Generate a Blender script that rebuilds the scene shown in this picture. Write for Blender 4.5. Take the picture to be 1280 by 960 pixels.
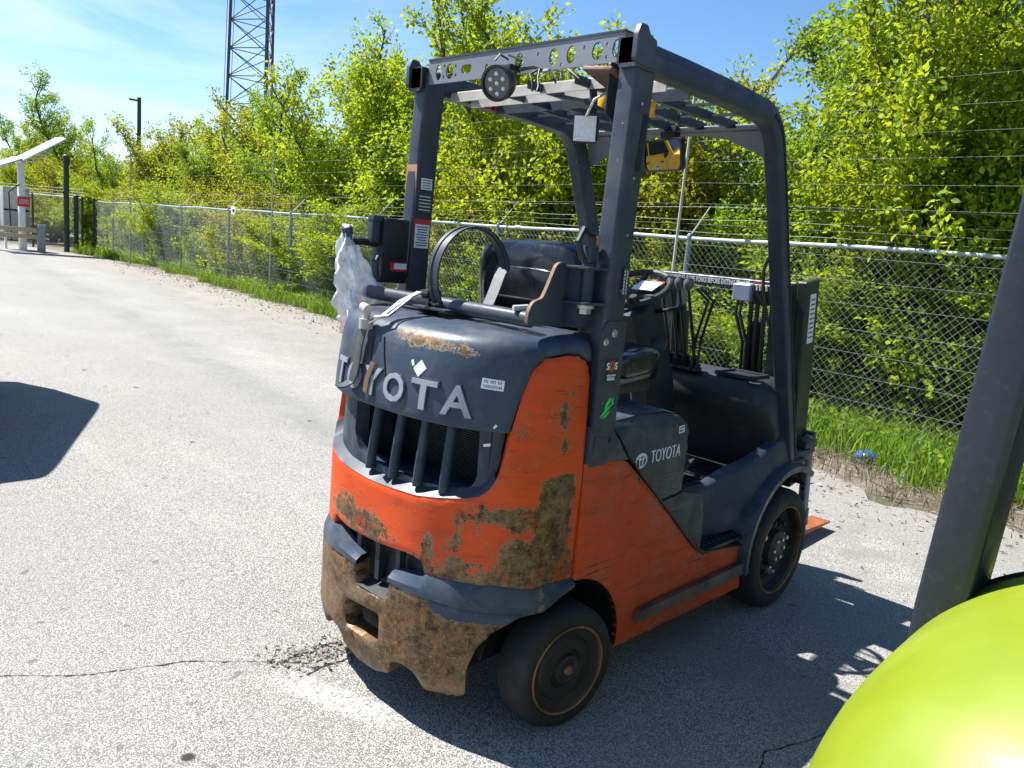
import bpy, bmesh, math, random
import numpy as np
from mathutils import Vector, Matrix, Euler
from mathutils.geometry import delaunay_2d_cdt

random.seed(7); rng = np.random.default_rng(7)
for o in list(bpy.data.objects): bpy.data.objects.remove(o, do_unlink=True)
scene = bpy.context.scene
COL = scene.collection

# ------------------------------------------------------------------ camera
F_PX = 969.576
CAM = Vector((-1.7753, -1.859, 1.4562)); YAW, PITCH, ROLL = 0.7602, 0.1737, 0.0903
fw = Vector((math.cos(YAW)*math.cos(PITCH), math.sin(YAW)*math.cos(PITCH), -math.sin(PITCH)))
r0 = Vector((math.sin(YAW), -math.cos(YAW), 0)); u0 = r0.cross(fw)
rt = r0*math.cos(ROLL)+u0*math.sin(ROLL); up = u0*math.cos(ROLL)-r0*math.sin(ROLL)
cd = bpy.data.cameras.new('camera'); cam = bpy.data.objects.new('camera', cd); COL.objects.link(cam)
cam.matrix_world = Matrix(((rt.x, up.x, -fw.x, CAM.x), (rt.y, up.y, -fw.y, CAM.y), (rt.z, up.z, -fw.z, CAM.z), (0, 0, 0, 1)))
cd.sensor_width = 36; cd.lens = F_PX/1280*36; cd.clip_start = .05; cd.clip_end = 3000
scene.camera = cam
scene.render.resolution_x, scene.render.resolution_y = 1024, 768

# ------------------------------------------------------------------ light
SUNV = Vector((-.265, .68, 1.0)).normalized()
sl = bpy.data.lights.new('sun', 'SUN'); sl.energy = 5.0; sl.angle = math.radians(.5); sl.color = (1, .965, .9)
sun = bpy.data.objects.new('sun', sl); COL.objects.link(sun)
sun.rotation_euler = (-SUNV).to_track_quat('-Z', 'Y').to_euler(); sun.location = (0, 0, 20)
W = bpy.data.worlds.new('World'); scene.world = W; W.use_nodes = True
nt = W.node_tree; nt.nodes.clear()
wo = nt.nodes.new('ShaderNodeOutputWorld'); bg = nt.nodes.new('ShaderNodeBackground')
sky = nt.nodes.new('ShaderNodeTexSky'); sky.sky_type = 'NISHITA'; sky.sun_disc = False
sky.sun_elevation = math.asin(SUNV.z); sky.sun_rotation = math.atan2(SUNV.x, SUNV.y)
sky.air_density = 1.0; sky.dust_density = .25; sky.ozone_density = 3.2; sky.altitude = 200
bg.inputs[1].default_value = .078
tc = nt.nodes.new('ShaderNodeTexCoord'); mp = nt.nodes.new('ShaderNodeMapping'); mp.inputs['Scale'].default_value = (1.2, 1.8, 7)
mp.inputs['Rotation'].default_value = (.12, .1, .5)
nz = nt.nodes.new('ShaderNodeTexNoise'); nz.inputs['Scale'].default_value = 1.6; nz.inputs['Detail'].default_value = 9; nz.inputs['Roughness'].default_value = .62
nz.inputs['Distortion'].default_value = .6
cr = nt.nodes.new('ShaderNodeValToRGB'); cr.color_ramp.elements[0].position = .40; cr.color_ramp.elements[1].position = .68
cr.color_ramp.elements[0].color = (0, 0, 0, 1); cr.color_ramp.elements[1].color = (.85, .85, .85, 1)
# thin cirrus lies over the north-west half of the sky
sepx = nt.nodes.new('ShaderNodeVectorMath'); sepx.operation = 'DOT_PRODUCT'; sepx.inputs[1].default_value = (-.35, .93, 0)
mr = nt.nodes.new('ShaderNodeMapRange'); mr.inputs[1].default_value = .42; mr.inputs[2].default_value = .95
mul = nt.nodes.new('ShaderNodeMath'); mul.operation = 'MULTIPLY'
mix = nt.nodes.new('ShaderNodeMix'); mix.data_type = 'RGBA'; mix.inputs[7].default_value = (6.4, 7.2, 8.2, 1)
L = nt.links.new
L(tc.outputs['Generated'], mp.inputs[0]); L(mp.outputs[0], nz.inputs[0]); L(nz.outputs[0], cr.inputs[0])
L(tc.outputs['Generated'], sepx.inputs[0]); L(sepx.outputs['Value'], mr.inputs[0])
L(cr.outputs[0], mul.inputs[0]); L(mr.outputs[0], mul.inputs[1]); L(mul.outputs[0], mix.inputs[0])
gm = nt.nodes.new('ShaderNodeHueSaturation'); gm.inputs['Saturation'].default_value = 1.16; gm.inputs['Value'].default_value = 1.
L(sky.outputs[0], gm.inputs['Color']); L(gm.outputs[0], mix.inputs[6]); L(mix.outputs[2], bg.inputs[0]); L(bg.outputs[0], wo.inputs[0])
scene.view_settings.view_transform = 'Standard'; scene.view_settings.look = 'None'
scene.view_settings.exposure = 1.26; scene.view_settings.gamma = 1
scene.cycles.max_bounces = 8; scene.cycles.transparent_max_bounces = 16

# ------------------------------------------------------------------ node helpers
class NT:
    def __init__(s, name):
        s.m = bpy.data.materials.new(name); s.m.use_nodes = True; s.t = s.m.node_tree
        s.b = s.t.nodes['Principled BSDF']; s.out = s.t.nodes['Material Output']
        s.co = s.t.nodes.new('ShaderNodeTexCoord').outputs['Object']
    def n(s, typ, **kw):
        nd = s.t.nodes.new(typ)
        for k, v in kw.items():
            if k.startswith('i_'):
                key = k[2:]; key = int(key) if key.isdigit() else key.replace('_', ' ')
                if hasattr(v, 'is_linked') or isinstance(v, bpy.types.NodeSocket): s.t.links.new(v, nd.inputs[key])
                else: nd.inputs[key].default_value = v
            else: setattr(nd, k, v)
        return nd
    def map(s, scale, rot=(0, 0, 0)): return s.n('ShaderNodeMapping', i_Vector=s.co, i_Scale=scale, i_Rotation=rot).outputs[0]
    def noise(s, scale, detail=4, rough=.55, vec=None, dist=0):
        return s.n('ShaderNodeTexNoise', i_Vector=vec or s.co, i_Scale=scale, i_Detail=detail, i_Roughness=rough, i_Distortion=dist).outputs[0]
    def vor(s, scale, vec=None, feat='F1', out='Distance'):
        return s.n('ShaderNodeTexVoronoi', feature=feat, i_Vector=vec or s.co, i_Scale=scale).outputs[out]
    def ramp(s, fac, lo, hi, a=0., b=1.):
        return s.n('ShaderNodeMapRange', i_0=fac, i_1=lo, i_2=hi, i_3=a, i_4=b).outputs[0]
    def math(s, op, a, b=0.): return s.n('ShaderNodeMath', operation=op, i_0=a, i_1=b, use_clamp=False).outputs[0]
    def mix(s, f, a, b):
        nd = s.n('ShaderNodeMix', data_type='RGBA', i_0=f)
        for i, v in ((6, a), (7, b)):
            if isinstance(v, bpy.types.NodeSocket): s.t.links.new(v, nd.inputs[i])
            else: nd.inputs[i].default_value = (*v[:3], 1)
        return nd.outputs[2]
    def set(s, **kw):
        for k, v in kw.items():
            k = k.replace('_', ' ')
            if isinstance(v, bpy.types.NodeSocket): s.t.links.new(v, s.b.inputs[k])
            elif isinstance(v, tuple): s.b.inputs[k].default_value = (*v[:3], 1)
            else: s.b.inputs[k].default_value = v
        return s
    def bump(s, h, strength=.3, dist=.002):
        s.t.links.new(s.n('ShaderNodeBump', i_Strength=strength, i_Distance=dist, i_Height=h).outputs[0], s.b.inputs['Normal']); return s
    def attr(s, name): return s.n('ShaderNodeAttribute', attribute_name=name).outputs['Fac']

def simple(name, col, rough=.5, metal=0., vary=.15, spec=.5, bump=0, bscale=200):
    k = NT(name); f = k.ramp(k.noise(9, 5), .3, .7)
    c2 = tuple(min(1, c*(1+vary)) for c in col); c1 = tuple(c*(1-vary) for c in col)
    fine = k.noise(70, 4); c = k.mix(f, c1, c2); c = k.mix(k.math('MULTIPLY', k.ramp(fine, .58, .7), .25), c, tuple(.5*x+.06 for x in col))
    k.set(Base_Color=c, Roughness=k.ramp(k.noise(22, 4), .3, .7, max(.05, rough-.1), min(1, rough+.12)), Metallic=metal, Specular_IOR_Level=spec)
    if bump: k.bump(k.noise(bscale, 3), bump)
    return k.m

def make_paint(name, col, rough, dust=(.22, .21, .19), dirt=.35, scratch=.5, wear=False, streak_rot=(0, 0, 0)):
    k = NT(name)
    base = k.mix(k.ramp(k.noise(5, 5), .3, .7), tuple(c*.86 for c in col), tuple(min(1, c*1.1) for c in col))
    # dust film
    d = k.math('MULTIPLY', k.ramp(k.noise(7, 8, .65), .48, .75), dirt)
    base = k.mix(d, base, dust)
    if 'orange' in name:
        gr_ = k.math('MULTIPLY', k.ramp(k.noise(1., 8, .75, vec=k.map((6, 6, 22), streak_rot)), .5, .72), .75 if 'scuffed' in name else .35); base = k.mix(gr_, base, (.10, .035, .018))
        fs = k.math('MULTIPLY', k.ramp(k.noise(1., 9, .8, vec=k.map((14, 14, 160), streak_rot)), .60, .63), .8); base = k.mix(fs, base, (.035, .018, .012))
    # long thin scratches
    sc = k.noise(1., 6, .7, vec=k.map((5, 5, 130), streak_rot)); sc2 = k.noise(3.2, 3)
    sm = k.math('MULTIPLY', k.ramp(sc, .585, .64), k.ramp(sc2, .42, .58))
    sm = k.math('MULTIPLY', sm, scratch)
    base = k.mix(sm, base, (.02, .018, .016))
    # paint flecks / chips
    ch = k.math('MULTIPLY', k.ramp(k.noise(95, 3, .6), .70, .73), k.ramp(k.noise(4, 3), .5, .62))
    base = k.mix(ch, base, (.42, .4, .36))
    rough_s = k.ramp(k.noise(13, 6, .6), .3, .75, rough, rough+.3)
    met = 0.
    h = k.noise(60, 3)
    if wear:
        w = k.attr('wear')
        nn = k.math('ADD', k.math('MULTIPLY', k.noise(16, 10, .82), 1.5), k.math('ADD', k.math('MULTIPLY', k.noise(1., 8, .75, vec=k.map((16, 16, 70))), .45), k.math('MULTIPLY', k.noise(75, 5, .7), .30)))
        v = k.math('SUBTRACT', k.math('ADD', w, nn), 1.615)
        m_edge = k.ramp(v, -.012, -.003); m_rust = k.ramp(v, .004, .02); m_deep = k.ramp(v, .05, .32)
        base = k.mix(m_edge, base, (.33, .25, .14))
        rb = k.mix(k.ramp(k.noise(34, 9, .78), .40, .60), (.045, .024, .011), (.185, .115, .058))
        rb = k.mix(k.ramp(k.noise(9, 6, .6), .5, .68), rb, (.20, .145, .09))
        rb = k.mix(k.math('MULTIPLY', k.ramp(k.noise(1., 7, .75, vec=k.map((26, 26, 9))), .54, .64), .6), rb, (.33, .16, .045))
        rb = k.mix(k.math('MULTIPLY', k.ramp(k.noise(1., 8, .8, vec=k.map((6, 6, 150), (0, .35, .2))), .57, .65), .35), rb, (.48, .40, .29))
        fleck = k.ramp(k.noise(150, 3, .6), .62, .7)
        rb = k.mix(k.math('MULTIPLY', fleck, .5), rb, (.52, .49, .42))
        rb = k.mix(k.ramp(k.noise(55, 4, .7), .62, .7), rb, (.035, .024, .016))
        base = k.mix(m_rust, base, rb)
        rough_s = k.math('ADD', k.math('MULTIPLY', rough_s, k.math('SUBTRACT', 1., m_rust)), k.math('MULTIPLY', m_rust, .44))
        h = k.math('ADD', k.math('MULTIPLY', k.math('SUBTRACT', 1., m_rust), 1.2), k.math('MULTIPLY', k.noise(70, 6, .7), .45))
        k.set(Metallic=k.math('MULTIPLY', m_rust, .35))
        if 'orange' in name or 'worn' in name:
            rem = k.math('MULTIPLY', k.ramp(k.noise(13, 8, .8), .56, .60), k.math('SUBTRACT', 1., m_edge) if False else 1.)
            base = k.mix(k.math('MULTIPLY', k.math('MULTIPLY', rem, m_rust), .8 if 'orange' in name else .35), base, tuple(c*.8 for c in col) if 'orange' in name else (.30, .13, .045))
    k.set(Base_Color=base, Roughness=rough_s, Specular_IOR_Level=.5)
    k.set(Specular_IOR_Level=.32)
    k.bump(h, .35 if wear else .06, .002)
    return k.m

M = {}
M['grey'] = make_paint('grey_paint', (.027, .042, .066), .30)
M['frame2'] = make_paint('lit_frame_paint', (.17, .19, .23), .42, dirt=.25, scratch=.3)  # brighter copy of the frame paint, sky-lit tone put into the colour
M['greydull'] = make_paint('grey_paint_scuffed', (.034, .043, .050), .42, dirt=.4, scratch=.9, streak_rot=(0, .3, 0))
M['greywear'] = make_paint('grey_paint_worn', (.031, .047, .074), .32, wear=True)
M['frame'] = make_paint('grey_frame_paint', (.032, .042, .062), .32, dirt=.2, scratch=.25)
M['orange'] = make_paint('orange_paint_worn', (.62, .066, .008), .40, dust=(.4, .12, .05), dirt=.3, scratch=.55, wear=True)
M['orangeside'] = make_paint('orange_paint_scuffed', (.52, .062, .012), .5, dust=(.33, .14, .07), dirt=.6, scratch=1., wear=True, streak_rot=(0, -.28, 0))
M['lime'] = NT('lime_paint')
k = M['lime']; k.set(Base_Color=k.mix(k.math('MULTIPLY', k.ramp(k.noise(180, 3, .6), .69, .72), k.ramp(k.noise(2.5, 3), .45, .6)), k.mix(k.ramp(k.noise(3, 4), .3, .7), (.165, .215, .008), (.185, .238, .012)), (.12, .14, .02)),
      Roughness=k.ramp(k.noise(6, 7, .7), .3, .7, .34, .55), Coat_Weight=.08, Coat_Roughness=.2).bump(k.noise(35, 2), .03); M['lime'] = k.m
M['yellow'] = simple('yellow_body_paint', (.75, .40, .02), .25)
M['black'] = simple('black_plastic', (.008, .009, .010), .45, bump=.15, bscale=300)
M['dark'] = simple('dark_moulded_plastic', (.017, .021, .026), .6, bump=.12, bscale=400)
M['rubber'] = simple('rubber', (.011, .011, .0115), .78, bump=.4, bscale=90, vary=.3)
M['wheelrim'] = simple('dusty_dark_steel', (.022, .021, .021), .6, .3, .35, bump=.3, bscale=60)
M['rustlip'] = simple('rusty_steel_lip', (.20, .11, .055), .55, .5, .5)
M['steel'] = simple('bare_steel', (.42, .41, .40), .38, .85, .2, bump=.1)
M['iron'] = simple('near_black_iron', (.005, .005, .0055), .7)  # near-black so that recesses and linings read as deep shade
M['rustplate'] = simple('rusty_cut_edge', (.17, .10, .07), .7, .2, .4)
M['alu'] = simple('aluminium', (.60, .59, .56), .42, .45, .1)
M['galv'] = simple('galvanised_steel', (.16, .20, .23), .5, .3, .18); M['rail'] = simple('pale_galvanised_rail', (.30, .36, .38), .5, .2, .2)
M['wire'] = simple('galvanised_wire', (.34, .37, .37), .5, .2, .15, spec=.4)
M['wirewhite'] = simple('pale_wire', (.30, .31, .30), .7, .0, .1, spec=.2)
M['polebrown'] = simple('weathered_fibreglass', (.38, .36, .31), .6)
M['polegreen'] = simple('dark_post_paint', (.03, .035, .035), .6)
M['white'] = simple('white_paint', (.72, .73, .72), .45, vary=.06)
M['paper'] = simple('white_sticker', (.72, .74, .76), .5, vary=.05)
M['inkblack'] = simple('black_print', (.012, .012, .012), .5)
M['inkorange'] = simple('orange_print', (.62, .13, .02), .5)
M['inkgreen'] = simple('green_print', (.03, .62, .10), .5)
M['inkred'] = simple('red_print', (.55, .03, .03), .5)
M['letter'] = simple('silver_letter_paint', (.27, .30, .34), .38, .2, .12)
M['seat'] = simple('black_vinyl', (.010, .012, .018), .22, bump=.1, bscale=40)
M['blue'] = simple('blue_plastic', (.01, .10, .42), .3)
M['wood'] = simple('weathered_yellow_wood', (.55, .44, .24), .7)
M['tower'] = simple('tower_steel', (.07, .055, .065), .6, .1)
M['cab'] = simple('light_grey_cabinet', (.30, .32, .33), .5)
M['fork'] = simple('orange_fork_paint', (.27, .085, .035), .5, vary=.3)
M['roofyellow'] = simple('amber_gloss', (.85, .42, .02), .2)
def glassy(name, col, rough=.03, alpha=None, trans=0.):
    k = NT(name); k.set(Base_Color=col, Roughness=rough, Transmission_Weight=trans, Specular_IOR_Level=.6)
    if alpha is not None: k.set(Alpha=alpha)
    return k.m
M['carglass'] = glassy('car_glass', (.02, .025, .03), .03)
k = NT('mirror_glass'); k.set(Base_Color=(.85, .87, .9), Metallic=1., Roughness=.012); M['mirror'] = k.m
k = NT('lamp_lens'); v = k.noise(1., 3, .5, vec=k.map((60, 420, 420))); k.set(Base_Color=k.mix(k.ramp(v, .3, .7), (.80, .82, .85), (.45, .47, .5)), Roughness=.12, Specular_IOR_Level=.8).bump(v, .6, .003); M['lens'] = k.m
k = NT('plastic_film'); f = k.noise(14, 4, .6, dist=1.6)
k.set(Base_Color=k.mix(k.ramp(f, .4, .6), (.80, .82, .85), (.95, .96, .97)), Roughness=.16, Transmission_Weight=.3, Alpha=k.ramp(f, .35, .58, .5, 1.), Specular_IOR_Level=.9).bump(f, .5, .01); M['film'] = k.m

# ------------------------------------------------------------------ mesh helpers
class MB:
    def __init__(s): s.v = []; s.f = []; s.n = 0; s.at = []
    def add(s, verts, faces, attr=None):
        verts = np.asarray(verts, float).reshape(-1, 3); s.v.append(verts); n = s.n
        s.f += [tuple(i+n for i in f) for f in faces]; s.n += len(verts)
        s.at.append(np.zeros(len(verts)) if attr is None else np.asarray(attr, float)); return s
    def box(s, c, size, rot=None, bev=0.):
        bm = bmesh.new(); bmesh.ops.create_cube(bm, size=1)
        for v in bm.verts: v.co = Vector((v.co.x*size[0], v.co.y*size[1], v.co.z*size[2]))
        if bev: bmesh.ops.bevel(bm, geom=bm.edges[:], offset=min(bev, min(size)*.45), segments=2, affect='EDGES', profile=.6)
        R = Euler(rot).to_matrix() if rot is not None else Matrix.Identity(3)
        return s.bm(bm, c, R)
    def bm(s, bm, c=(0, 0, 0), R=None):
        R = R or Matrix.Identity(3); c = Vector(c); bm.verts.ensure_lookup_table()
        s.add([tuple(R@v.co+c) for v in bm.verts], [tuple(v.index for v in f.verts) for f in bm.faces] if not bm.verts.index_update() else []); bm.free(); return s
    def tube(s, pts, r, n=8, cap=True):
        pts = [Vector(p) for p in pts]; rs = r if hasattr(r, '__len__') else [r]*len(pts)
        V = []; Fc = []; prev = None
        for i, p in enumerate(pts):
            t = (pts[min(i+1, len(pts)-1)]-pts[max(i-1, 0)]).normalized()
            a = prev or (Vector((0, 0, 1)) if abs(t.z) < .9 else Vector((1, 0, 0)))
            x = (a-t*a.dot(t)).normalized(); prev = x; y = t.cross(x)
            for k in range(n):
                w = 2*math.pi*k/n; V.append(p+(x*math.cos(w)+y*math.sin(w))*rs[i])
        for i in range(len(pts)-1):
            for k in range(n): a = i*n+k; b = i*n+(k+1) % n; Fc.append((a, b, b+n, a+n))
        if cap: Fc.append(tuple(range(n))[::-1]); Fc.append(tuple(range((len(pts)-1)*n, len(pts)*n)))
        return s.add([tuple(v) for v in V], Fc)
    def lathe(s, prof, c, axis='y', n=48):
        V = []; Fc = []; m = len(prof)
        for k in range(n):
            w = 2*math.pi*k/n
            for r, h in prof:
                p = {'y': (r*math.cos(w), h, r*math.sin(w)), 'z': (r*math.cos(w), r*math.sin(w), h), 'x': (h, r*math.cos(w), r*math.sin(w))}[axis]
                V.append((p[0]+c[0], p[1]+c[1], p[2]+c[2]))
        for k in range(n):
            for i in range(m-1): a = k*m+i; b = ((k+1) % n)*m+i; Fc.append((a, a+1, b+1, b))
        return s.add(V, Fc)
    def sweep(s, path, sec, closed=True, side=Vector((0, 1, 0))):
        """sweep a 2-D section (u along side, w along in-plane normal) along path"""
        P = [Vector(p) for p in path]; V = []; Fc = []; m = len(sec)
        for i, p in enumerate(P):
            t = (P[min(i+1, len(P)-1)]-P[max(i-1, 0)]).normalized(); nn = t.cross(side).normalized(); sd = nn.cross(t).normalized()
            for u, w in sec: V.append(tuple(p+sd*u+nn*w))
        for i in range(len(P)-1):
            for k in range(m if closed else m-1): a = i*m+k; b = i*m+(k+1) % m; Fc.append((a, b, b+m, a+m))
        if closed: Fc.append(tuple(range(m))[::-1]); Fc.append(tuple(range((len(P)-1)*m, len(P)*m)))
        return s.add(V, Fc)
    def prism(s, poly, a, b, plane='xz'):
        """polygon extruded between a and b along the missing axis"""
        def P(p, h): return {'xz': (p[0], h, p[1]), 'yz': (h, p[0], p[1]), 'xy': (p[0], p[1], h)}[plane]
        n = len(poly); V = [P(p, a) for p in poly]+[P(p, b) for p in poly]
        Fc = [tuple(range(n)), tuple(range(2*n-1, n-1, -1))]+[(i, i+n, (i+1) % n+n, (i+1) % n) for i in range(n)]
        return s.add(V, Fc)
    def build(s, name, mat, parent=None, smooth=True, angle=35, loc=None):
        me = bpy.data.meshes.new(name); V = np.concatenate(s.v) if s.v else np.zeros((0, 3))
        me.from_pydata(V.tolist(), [], s.f); me.validate()
        A = np.concatenate(s.at)
        if A.any() and len(me.vertices) == len(A):
            at = me.attributes.new('wear', 'FLOAT', 'POINT'); at.data.foreach_set('value', A.astype(np.float32))
        bm = bmesh.new(); bm.from_mesh(me); bmesh.ops.recalc_face_normals(bm, faces=bm.faces[:]); bm.to_mesh(me); bm.free()
        if smooth and len(me.polygons):
            me.polygons.foreach_set('use_smooth', np.ones(len(me.polygons), bool))
            me.set_sharp_from_angle(angle=math.radians(angle))
        for m_ in (mat if isinstance(mat, (list, tuple)) else [mat]): me.materials.append(m_)
        o = bpy.data.objects.new(name, me); COL.objects.link(o)
        if parent is not None:
            o.parent = parent; q = parent
            off = Vector((0, 0, 0))
            while q is not None: off += q.location; q = q.parent
            o.location = -off if loc is None else loc
            # children of a part keep world coordinates: part origin stays at world origin
        return o

def empty(name, loc=(0, 0, 0)):
    o = bpy.data.objects.new(name, None); o.empty_display_size = .1; COL.objects.link(o); o.location = loc; return o
def tag(o, label=None, cat=None, group=None, kind=None):
    if label: o['label'] = label
    if cat: o['category'] = cat
    if group: o['group'] = group
    if kind: o['kind'] = kind
    return o
def copy_tree(o, parent=None):
    c = o.copy(); COL.objects.link(c); c.parent = parent
    for ch in [x for x in bpy.data.objects if x.parent == o and x is not c]:
        if parent is None or ch.parent == o: copy_tree(ch, c)
    return c

def inpoly(P, poly):
    P = np.asarray(P); poly = np.asarray(poly); x, y = P[:, 0], P[:, 1]; r = np.zeros(len(P), bool); j = len(poly)-1
    for i in range(len(poly)):
        xi, yi, xj, yj = *poly[i], *poly[j]
        c = ((yi > y) != (yj > y)) & (x < (xj-xi)*(y-yi)/((yj-yi) or 1e-12)+xi); r ^= c; j = i
    return r
def segdist(P, poly):
    P = np.asarray(P)[:, None]; A = np.asarray(poly, float); B = np.roll(A, -1, 0); D = B-A
    t = np.clip(((P-A)*D).sum(-1)/((D*D).sum(-1)+1e-12), 0, 1); return np.linalg.norm(P-(A+D*t[..., None]), axis=-1).min(1)
def resample(poly, h):
    out = []
    for i in range(len(poly)):
        a = np.array(poly[i], float); b = np.array(poly[(i+1) % len(poly)], float); n = max(1, int(round(np.linalg.norm(b-a)/h)))
        out += [a+(b-a)*k/n for k in range(n)]
    return out
def rounded(poly, r, n=4):
    """round every corner of a polygon"""
    out = []; m = len(poly)
    for i in range(m):
        p = Vector(poly[i]); a = Vector(poly[i-1]); b = Vector(poly[(i+1) % m]); ri = r[i] if hasattr(r, '__len__') else r
        if ri <= 0: out.append(tuple(p)); continue
        d = min(ri, (a-p).length*.45, (b-p).length*.45); s_ = p+(a-p).normalized()*d; e = p+(b-p).normalized()*d
        for k in range(n+1): t = k/n; out.append(tuple(s_*(1-t)**2+p*2*t*(1-t)+e*t*t))
    return out
def patch(poly, fn, thick, h=.015, holes=(), wear=None, edge=.003, mb=None):
    """curved sheet: 2-D outline (with holes) mapped by fn(a, b, d) and given thickness"""
    mb = mb or MB(); loops = [resample(poly, h)]+[resample(q, h) for q in holes]
    pts = []; edges = []
    for lp in loops:
        n0 = len(pts); pts += lp; edges += [(n0+i, n0+(i+1) % len(lp)) for i in range(len(lp))]
    nb = len(pts); P0 = np.array(loops[0]); lo, hi = P0.min(0), P0.max(0)
    gx, gy = np.meshgrid(np.arange(lo[0]+h/2, hi[0], h), np.arange(lo[1]+h/2, hi[1], h)); g = np.stack([gx.ravel(), gy.ravel()], 1)
    if len(g):
        keep = inpoly(g, P0)
        for lp in loops[1:]: keep &= ~inpoly(g, np.array(lp))
        g = g[keep]
        for lp in loops:
            if len(g): g = g[segdist(g, np.array(lp)) > h*.45]
        pts += [q for q in g]
    r = delaunay_2d_cdt([Vector((float(p[0]), float(p[1]))) for p in pts], edges, [], 0, 1e-7)
    V2 = np.array([tuple(v) for v in r[0]]); T = np.array([f for f in r[2] if len(f) == 3]); cen = V2[T].mean(1)
    ok = inpoly(cen, P0)
    for lp in loops[1:]: ok &= ~inpoly(cen, np.array(lp))
    T = T[ok]; cnt = {}
    for t in T:
        for a, b in ((t[0], t[1]), (t[1], t[2]), (t[2], t[0])): cnt[(a, b)] = cnt.get((a, b), 0)+1
    bd = [(a, b) for (a, b) in cnt if (b, a) not in cnt]; bs = {x for e in bd for x in e}
    d = np.zeros(len(V2)); d[list(bs)] = -edge
    top = fn(V2[:, 0], V2[:, 1], d); n = len(V2); wv = wear(V2[:, 0], V2[:, 1]) if wear else np.zeros(n)
    mb.add(top, [tuple(t) for t in T], wv); mb_n = mb.n-n
    bl = sorted(bs); bi = {x: i for i, x in enumerate(bl)}
    low = fn(V2[bl, 0], V2[bl, 1], np.full(len(bl), -thick)); base = mb.n
    mb.v.append(np.asarray(low, float).reshape(-1, 3)); mb.n += len(bl); mb.at.append(wv[bl] if wear else np.zeros(len(bl)))
    mb.f += [(int(mb_n+b), int(mb_n+a), base+bi[a], base+bi[b]) for a, b in bd]
    return mb
def text_mesh(body, fn, size=(1, 1), depth=.004, name='lettering', mat=None, parent=None, center=True, sub=0, bold=.0):
    """lettering laid on a surface: fn(u, v, w)"""
    cu = bpy.data.curves.new('t', 'FONT'); cu.body = body; cu.extrude = .5; cu.offset = bold; cu.resolution_u = 3
    cu.align_x = 'LEFT'; o = bpy.data.objects.new('t', cu); COL.objects.link(o)
    me = bpy.data.meshes.new_from_object(o); bpy.data.objects.remove(o); bpy.data.curves.remove(cu)
    bm = bmesh.new(); bm.from_mesh(me); bpy.data.meshes.remove(me)
    bmesh.ops.remove_doubles(bm, verts=bm.verts, dist=1e-5)
    if sub:
        bmesh.ops.triangulate(bm, faces=bm.faces[:]); es = [e for e in bm.edges if e.calc_length() > .2]
        bmesh.ops.subdivide_edges(bm, edges=es, cuts=sub); bmesh.ops.triangulate(bm, faces=bm.faces[:])
    co = np.array([tuple(v.co) for v in bm.verts]); lo, hi = co[:, :2].min(0), co[:, :2].max(0)
    u = (co[:, 0]-lo[0])/(hi[0]-lo[0])-(.5 if center else 0); v = (co[:, 1]-lo[1])/(hi[1]-lo[1])-(.5 if center else 0)
    w = (co[:, 2]+.5)*depth; bm.verts.index_update()
    mb = MB(); mb.add(fn(u*size[0], v*size[1], w), [tuple(q.index for q in f.verts) for f in bm.faces]); bm.free()
    return mb.build(name, mat, parent, smooth=False)

# ================================================================== SETTING
# ground: soil sheet to the horizon
FA, FB = 5.4016, .0801                       # fence line x = FA + FB*y
def fx(y): return FA+FB*y
k = NT('soil'); n1 = k.noise(1.2, 8, .6); n2 = k.noise(30, 6, .7)
c = k.mix(k.ramp(n1, .35, .65), (.10, .078, .055), (.20, .17, .13)); c = k.mix(k.ramp(n2, .5, .7), c, (.30, .27, .23))
c = k.mix(k.ramp(k.noise(.5, 4), .5, .62), c, (.05, .075, .02))
k.set(Base_Color=c, Roughness=.95).bump(k.noise(45, 8, .7), .9, .02); M['soil'] = k.m
g = 900; nx = 60
xs = np.r_[-g, np.linspace(-30, 60, 46), g]; ys = np.r_[-g, np.linspace(-30, 90, 61), g]
V = []; 
for y in ys:
    for x in xs:
        z = -.02
        if x > fx(y)+.3 and abs(x) < 200: z += .10*min(1, (x-fx(y)-.3))+.07*math.sin(x*1.7+y*.9)*math.sin(y*.6)
        V.append((x, y, z))
Fc = [(j*len(xs)+i, j*len(xs)+i+1, (j+1)*len(xs)+i+1, (j+1)*len(xs)+i) for j in range(len(ys)-1) for i in range(len(xs)-1)]
o = MB().add(V, Fc).build('ground', M['soil']); tag(o, 'brown soil and rough verge along and beyond the fence', kind='structure')

# asphalt yard with an irregular edge
k = NT('old_asphalt')
big = k.noise(.55, 6, .6); mid = k.noise(4.5, 6, .65)
ag = k.vor(215, out='Color'); agd = k.vor(215); ag2 = k.noise(420, 2, .6); ag3 = k.noise(90, 3, .7)
sep = k.n('ShaderNodeSeparateColor', i_Color=ag).outputs[0]
base = k.mix(k.ramp(sep, .0, 1.), (.215, .21, .20), (.57, .558, .53))
base = k.mix(k.ramp(agd, .40, .62), base, (.12, .118, .113))
base = k.mix(k.ramp(ag2, .58, .7), base, (.62, .605, .57))
base = k.mix(k.math('MULTIPLY', k.ramp(ag3, .6, .72), .5), base, (.13, .128, .122))
tint = k.mix(k.ramp(big, .32, .68), (.86, .86, .865), (1.04, 1.03, 1.01)); tint = k.mix(k.math('MULTIPLY', k.ramp(mid, .35, .7), .4), tint, (.80, .80, .80))
mm = k.n('ShaderNodeMix', data_type='RGBA', blend_type='MULTIPLY', i_0=1.); k.t.links.new(base, mm.inputs[6]); k.t.links.new(tint, mm.inputs[7]); base = mm.outputs[2]
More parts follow.
